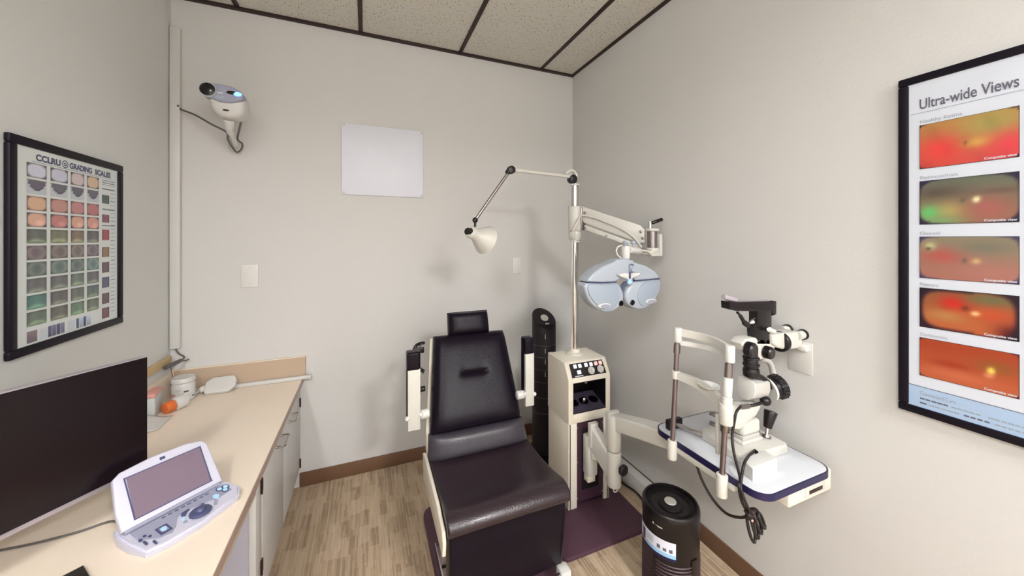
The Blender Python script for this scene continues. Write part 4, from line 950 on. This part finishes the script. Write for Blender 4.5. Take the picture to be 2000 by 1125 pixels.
tb.faces.new(R[0]); tb.faces.new(R[-1]); bmesh.ops.recalc_face_normals(tb, faces=tb.faces); cb_._merge(tb, 'white2')
cb_.cyl(pa + V((0, 0, -.015)), pa + V((0, 0, .015)), .0145, 'white2', bev=.003)
cb_.cyl(pb + V((0, 0, -.045)), pb + V((0, 0, .02)), .0205, 'white2', bev=.004); cb_.build('chin_bar', cr)
cc_ = B(); m_ = lerp(pa, pb, .60) + V((.022, 0, .017)); cc_.lathe([(0, 0), (.018, .0), (.034, .008), (.036, .013), (.030, .011), (.016, .006), (0, .005)], 'white', m_, (0, 0, 1), sc=(.9, 1, 1)); cc_.build('chin_cup', cr)
kb = B(); vb = pB0 + V((.0, .016, 0)); kb.box(lerp(pB0, pB1, .36) + V((.0, .022, 0)), (.014, .012, .13), 'grey', .003)
for dz in (.02, -.012): kb.cyl(lerp(pB0, pB1, .44) + V((0, .03, dz)), lerp(pB0, pB1, .44) + V((-.004, .05, dz)), .007, 'steel', bev=.002)
kb.build('height_rack', cr)

# ------------------------------------------------------------------ slit lamp
SYP = .80
sl = thing('slit_lamp', 'white and black slit lamp microscope standing on the instrument table', 'slit lamp', (1.28, .86, TZ))
def S(u, v, Y=SYP): return aty(u, v, Y)
ba = B(); ba.prism([(1.150, .785, TZ + .030), (1.345, .778, TZ + .030), (1.362, .790, TZ + .030), (1.366, .935, TZ + .030), (1.35, .965, TZ + .030), (1.165, .970, TZ + .030), (1.148, .95, TZ + .030), (1.140, .80, TZ + .030)], (0, 0, -.028), 'white2', .008, 3); ba.build('sliding_base', sl)
rl = B(); rl.cyl((1.12, 1.045, TZ + .018), (1.15, .95, TZ + .018), .008, 'chrome'); rl.build('slide_rod', sl)
rb = B(); rb.box((1.115, 1.05, TZ + .020), (.070, .020, .036), 'black', .003); rb.build('rail_end', sl)
b2 = B(); b2.span(1.195, 1.300, .830, .915, TZ + .030, TZ + .042, 'white2', .004); b2.span(1.203, 1.290, .835, .905, TZ + .042, TZ + .056, 'grey', .003); b2.span(1.200, 1.294, .832, .908, TZ + .056, TZ + .106, 'white2', .014, 4); b2.build('lamp_pedestal', sl)
js = B(); j0 = V((1.325, .835, TZ + .030)); j1 = j0 + V((.012, .004, .030)); js.cyl(j0, j1, .006, 'chrome'); js.cyl(j1, j1 + V((.020, .0, .058)), .013, 'black', .021, bev=.004); js.cyl(j0, j0 + V((.004, .001, .008)), .014, 'steel'); js.build('joystick', sl)['label'] = 'black tapered joystick'
b3 = B(); b3.prism([S(1432, 800), S(1490, 790), S(1478, 812), S(1462, 826), S(1445, 840), S(1432, 838)], (0, .05, 0), 'white2', .006, 2, True); b3.build('support_bracket', sl)
XF = S(1474, 755, .785).x
hpts = [atx(u, v, XF) for u, v in ((1441, 736), (1446, 733), (1456, 735), (1474, 750), (1475, 766), (1471, 777), (1463, 782), (1452, 780), (1443, 771), (1439, 758))]
b4 = B(); b4.prism(hpts, (.074, -.004, -.004), 'grey', .004, 3, True); b4.prism([p + V((-.0006, 0, 0)) for p in hpts], (.006, 0, 0), 'white', .002, 2); b4.build('arm_housing', sl)
wl = B(); wc_ = S(1519, 755, SYP - .005); ax = V((.90, -.30, .22)).normalized(); wl.lathe([(0, -.026), (.030, -.026), (.034, -.022), (.034, -.012), (.038, -.010), (.038, .012), (.034, .016), (0, .018)], 'black', wc_, ax, 18)
ax2 = ax.orthogonal().normalized(); ax3 = ax.cross(ax2)
for k_ in range(18):
    a = 2 * PI * k_ / 18; wl.box(wc_ + (ax2 * math.cos(a) + ax3 * math.sin(a)) * .038 + ax * .001, (.006, .006, .020), 'blackm', .001, 1, frame_to(ax))
wl.build('slit_width_wheel', sl)['label'] = 'black toothed wheel'
w2 = B(); w2.lathe([(.028, -.034), (.037, -.034), (.038, -.028), (.036, -.026), (.028, -.026)], 'white', wc_, ax, 24); w2.build('wheel_ring', sl)
hb_ = B(); hb_.ball(S(1495, 783, SYP - .012), .0165, 'black'); hb_.tube([S(1495, 783, SYP - .012), S(1478, 790, SYP - .01), S(1460, 793, SYP)], .005, 'black'); hb_.cyl(S(1462, 793, SYP), S(1448, 795, SYP), .008, 'steel'); hb_.build('control_lever', sl)
il = B(); cI = [S(1467, 735), S(1467, 718), S(1466, 700), S(1467, 683)]
il.cyl(cI[0], cI[1], .024, 'black', bev=.005); il.cyl(cI[1], cI[2], .0215, 'black', bev=.003); il.cyl(cI[2], cI[3], .020, 'black', bev=.002)
for t_ in (.2, .45, .7): p = lerp(cI[0], cI[3], t_); il.cyl(p + V((0, 0, -.003)), p + V((0, 0, .003)), .0245, 'blackm', bev=.001)
il.build('illumination_tube', sl)
aB = B(); aB.tube([S(1470, 733), S(1486, 738), S(1502, 750)], .011, 'black'); aB.prism([S(1488, 737, SYP - .012), S(1500, 742, SYP - .012), S(1510, 756, SYP - .012), S(1510, 762, SYP - .012), S(1494, 752, SYP - .012)], (0, .03, 0), 'black', .003, 2); aB.build('lamp_arm', sl)
gA = B(); gA.tube([S(1484, 700, SYP + .03), S(1500, 705, SYP + .03), S(1508, 720, SYP + .03), S(1511, 742, SYP + .03)], .010, 'grey'); gA.build('microscope_arm', sl)
hdw = B(); hdw.prism([S(1449, 672), S(1458, 662), S(1478, 660), S(1510, 662), S(1516, 672), S(1512, 690), S(1500, 702), S(1480, 704), S(1470, 690), S(1452, 684)], (0, .045, 0), 'white2', .006, 3, True); hdw.build('microscope_body', sl)
for u, v, r_ in ((1467, 684, .026), (1502, 689, .021)):
    B().lathe([(0, -.012), (r_ * .8, -.012), (r_, -.007), (r_, .012), (0, .012)], 'black', S(u, v, SYP - .012), (-.15, 1, .05)).build('magnification_knob', sl)
tw = B(); tw.prism([S(1480, 607), S(1508, 607), S(1508, 636), S(1505, 652), S(1505, 674), S(1478, 674), S(1476, 646), S(1472, 640), S(1473, 634), S(1480, 632)], (0, .032, 0), 'black', .004, 2, True)
tw.build('lamp_tower', sl)
tk = B(); tk.cyl(S(1498, 643, SYP - .006), S(1503, 644, SYP - .024), .0085, 'chrome', bev=.002); tk.cyl(S(1504, 645, SYP - .02), S(1512, 648, SYP - .02), .008, 'white', bev=.002); tk.build('tower_knob', sl)
bm_ = B(); bm_.prism([S(1426, 590), S(1440, 589.5), S(1509, 589.5), S(1510, 588), S(1517, 588.5), S(1517, 614), S(1511, 617), S(1508, 608), S(1440, 608), S(1427, 604)], (0, .034, 0), 'black', .003, 2, True); bm_.build('top_beam', sl)
tc_ = B(); tc_.cyl(S(1413, 579, SYP + .012), S(1438, 587, SYP + .012), .0085, 'silver', bev=.002); tc_.build('fixation_lamp', sl); tpb = B(); tpb.prism([S(1440, 589, SYP + .004), S(1505, 588, SYP + .004), S(1500, 586, SYP + .03), S(1445, 587, SYP + .03)], (0, 0, .001), 'silver'); tpb.build('beam_cap', sl)
lv = B(); lv.tube([S(1440, 610), S(1446, 617), S(1454, 630), S(1461, 636)], [.004, .006, .009, .009], 'black'); lv.tube([S(1462, 630, SYP + .01), S(1470, 624, SYP + .01), S(1481, 619, SYP + .01)], .002, 'wire'); lv.ball(S(1470, 631, SYP + .015), (.014, .006, .010), 'white'); lv.build('mirror_lever', sl)
eyY = SYP - .01
ey = B(); ey.prism([S(1508, 655, eyY), S(1532, 651, eyY), S(1560, 648, eyY), S(1568, 655, eyY), S(1569, 674, eyY), S(1560, 682, eyY), S(1536, 684, eyY), S(1520, 680, eyY), S(1510, 672, eyY)], (0, .06, 0), 'white2', .010, 4, True); ey.build('binocular_body', sl)
rgm = B(); a_ = S(1518, 668, eyY + .02); dR = (S(1540, 663, eyY + .02) - a_).normalized(); rgm.lathe([(.020, 0), (.034, 0), (.036, .003), (.036, .012), (.034, .015), (.020, .015)], 'black', a_ + dR * .006, dR, 28); rgm.build('magnification_ring', sl)
for u, v, yy in ((1560, 655, eyY + .004), (1530, 645, eyY + .055)):
    p = S(u, v, yy); e_ = B(); d_ = dR; e_.cyl(p - d_ * .01, p + d_ * .018, .015, 'white2'); eo = e_.build('eyepiece', sl)
    q_ = B(); q_.lathe([(0, .0), (.017, 0), (.019, .004), (.0185, .016), (.014, .018), (.012, .012), (0, .010)], 'black', p + d_ * .018, d_); q_.build('eyecup', eo)

# box on the table and cables
jb = B(); jb.prism([(1.092, .728, TZ + .040), (1.215, .732, TZ + .040), (1.228, .778, TZ + .040), (1.106, .775, TZ + .040)], (0, 0, -.0395), 'white', .005, 3)
tag(jb.build('junction_box'), 'small white box lying on the table beside the slit lamp base', 'box')
kb = B(); kb.tube([S(1446, 795, SYP - .02), S(1438, 805, SYP - .03), S(1434, 825, SYP - .03), S(1430, 850, SYP - .03), S(1432, 876, SYP - .04), S(1437, 900, SYP - .05), V((1.060, .745, TZ + .006)), V((1.040, .735, TZ - .002)), V((1.042, .73, TZ - .04)), V((1.062, .73, TZ - .075)), V((1.09, .735, TZ - .09))], .0042, 'cable')
tag(kb.build('lamp_cable'), 'black cable dropping from the slit lamp over the table edge', 'cable', None)
kb = B(); kb.tube([tuple(atz(1473, 881, TZ + .034)), tuple(atz(1462, 891, TZ + .040)), tuple(atz(1453, 907, TZ + .045)), (1.058, .74, TZ + .008), (1.040, .728, TZ - .01), (1.046, .715, TZ - .05), (1.07, .715, TZ - .085)], .0042, 'cable'); kb.cyl(atz(1474, 880, TZ + .034), atz(1478, 884, TZ + .034), .006, 'black', bev=.001)
tag(kb.build('plug_cable'), 'black cable with plug lying across the small white box', 'cable')
kb = B(); kb.tube([(1.066, .905, .632), (1.060, .88, .60), (1.060, .84, .562), (1.060, .79, .548), (1.065, .745, .566), (1.075, .728, .585)], .0042, 'cable')
tag(kb.build('hanging_cable'), 'black cable hanging in a loop under the table', 'cable')
kb = B()
for k_ in range(4):
    cx_, cy_, cz_ = 1.075 + .010 * k_, .722 - .004 * k_, .545 + .006 * k_
    kb.tube([(cx_ + (.012 + .004 * k_) * math.cos(a + k_ * .7), cy_ + .010 * math.sin(a * 1.0 + k_), cz_ + (.040 - .004 * k_) * math.sin(a + .4 * k_) + .008) for a in [i * 2 * PI / 12 for i in range(13)]], .0042, 'cable')
kb.ball((1.082, .722, .588), (.026, .014, .018), 'cable'); kb.tube([(1.06, .73, .60), (1.075, .715, .575), (1.10, .725, .59)], .005, 'cable'); kb.ball((1.066, .712, .580), (.004, .003, .004), 'red')
tag(kb.build('cable_bundle'), 'tangled bundle of tied black cables hanging below the table corner', 'cable bundle')

# ------------------------------------------------------------------ air purifier
AX, AY = 1.146, 1.098
ai = thing('air_purifier', 'black cylindrical air purifier with a white label on the floor', 'air purifier', (AX, AY, 0))
B().lathe([(0, 0), (.098, 0), (.104, .006), (.106, .020), (.107, .30), (.109, .335), (.108, .350), (.104, .358), (.100, .360), (.096, .358), (.094, .346), (.06, .342), (.032, .342), (0, .342)], 'black', (AX, AY, 0), n=64).build('housing', ai)
tg = B()
for k_ in range(72):
    a = 2 * PI * k_ / 72; tg.box((AX + .084 * math.cos(a), AY + .084 * math.sin(a), .346), (.020, .0028, .005), 'blackm', 0, 1, Matrix.Rotation(a, 4, 'Z'))
tg.build('outlet_grille', ai)
B().lathe([(0, .342), (.046, .342), (.044, .349), (.024, .352), (0, .352)], 'blackm', (AX, AY, 0), n=40).build('control_disc', ai)
B().lathe([(0, .351), (.022, .351), (.023, .354), (.021, .357), (0, .358)], 'white2', (AX, AY, 0), n=32).build('control_dial', ai)['label'] = 'white round control dial'
sg = B()
for z in [.012 + i * .0135 for i in range(13)]:
    sg.lathe([(.1062, z - .0035), (.1085, z - .001), (.1085, z + .001), (.1062, z + .0035)], 'darkpanel', (AX, AY, 0), n=64)
sg.build('intake_ribs', ai)
def wrap(b_, a0, a1, z0, z1, r, mm, n=14):
    for k_ in range(n):
        p, q_ = a0 + (a1 - a0) * k_ / n, a0 + (a1 - a0) * (k_ + 1) / n
        b_.quad([(AX + r * math.cos(p), AY + r * math.sin(p), z0), (AX + r * math.cos(q_), AY + r * math.sin(q_), z0), (AX + r * math.cos(q_), AY + r * math.sin(q_), z1), (AX + r * math.cos(p), AY + r * math.sin(p), z1)], mm)
av = math.atan2(-AY, -AX)   # towards the viewpoint
sbk = B(); wrap(sbk, av - .62, av - .50, .0, .19, .1092, 'black', 3); sbk.build('vertical_bar', ai)
sbk = B(); wrap(sbk, av + .75, av + 1.1, .0, .20, .1092, 'black', 5); sbk.build('vertical_bar', ai)
lb = B(); a0, a1 = av - 1.45, av + .18
wrap(lb, a0, a1, .208, .268, .1085, 'labelwhite', 24); wrap(lb, a0 + .5, a1, .208, .222, .1088, 'labelblue', 16); wrap(lb, a0, a1, .196, .208, .1085, 'navy', 24)
wrap(lb, a0 + .28, a0 + .46, .214, .258, .1089, 'slate', 4)
for k_, (w_, h_) in enumerate(((.12, .015), (.12, .011), (.11, .013))):
    c_ = av - .46 + k_ * .21; wrap(lb, c_, c_ + w_, .228, .228 + h_, .1089, 'ink', 4)
for k_ in range(4): wrap(lb, a0 + .55, a0 + .85, .252 - k_ * .006, .2545 - k_ * .006, .1089, 'ink2', 3)
lb.build('product_label', ai)['label'] = 'white and pale blue wraparound label'
lg_ = B(); wrap(lg_, av - .62, av - .56, .310, .317, .1098, 'white', 3); wrap(lg_, av - .52, av - .44, .3115, .3130, .1098, 'grey', 3); wrap(lg_, av - .44, av - .26, .3085, .3135, .1098, 'grey', 4); lg_.build('logo', ai)

# low white raceway on the floor by the right wall
rc = B(); rc.span(1.395, 1.452, 1.40, 2.28, .001, .085, 'white', .006); ro = rc.build('floor_raceway'); tag(ro, 'low white cable raceway on the floor along the right wall', 'cable raceway')
kb = B(); kb.tube([(1.375, 1.78, .02), (1.372, 1.66, .012), (1.38, 1.56, .022), (1.372, 1.48, .012), (1.36, 1.42, .008)], .005, 'cable'); tag(kb.build('power_cord'), 'dark cord on the floor beside the low white raceway', 'cord')

# ------------------------------------------------------------------ world and colour
w = bpy.data.worlds.new('world'); scene.world = w; w.use_nodes = True
w.node_tree.nodes['Background'].inputs[0].default_value = (.75, .82, .9, 1); w.node_tree.nodes['Background'].inputs[1].default_value = .3
scene.view_settings.view_transform = 'Standard'; scene.view_settings.look = 'None'
scene.view_settings.exposure = 0.32
scene.cycles.use_denoising = True
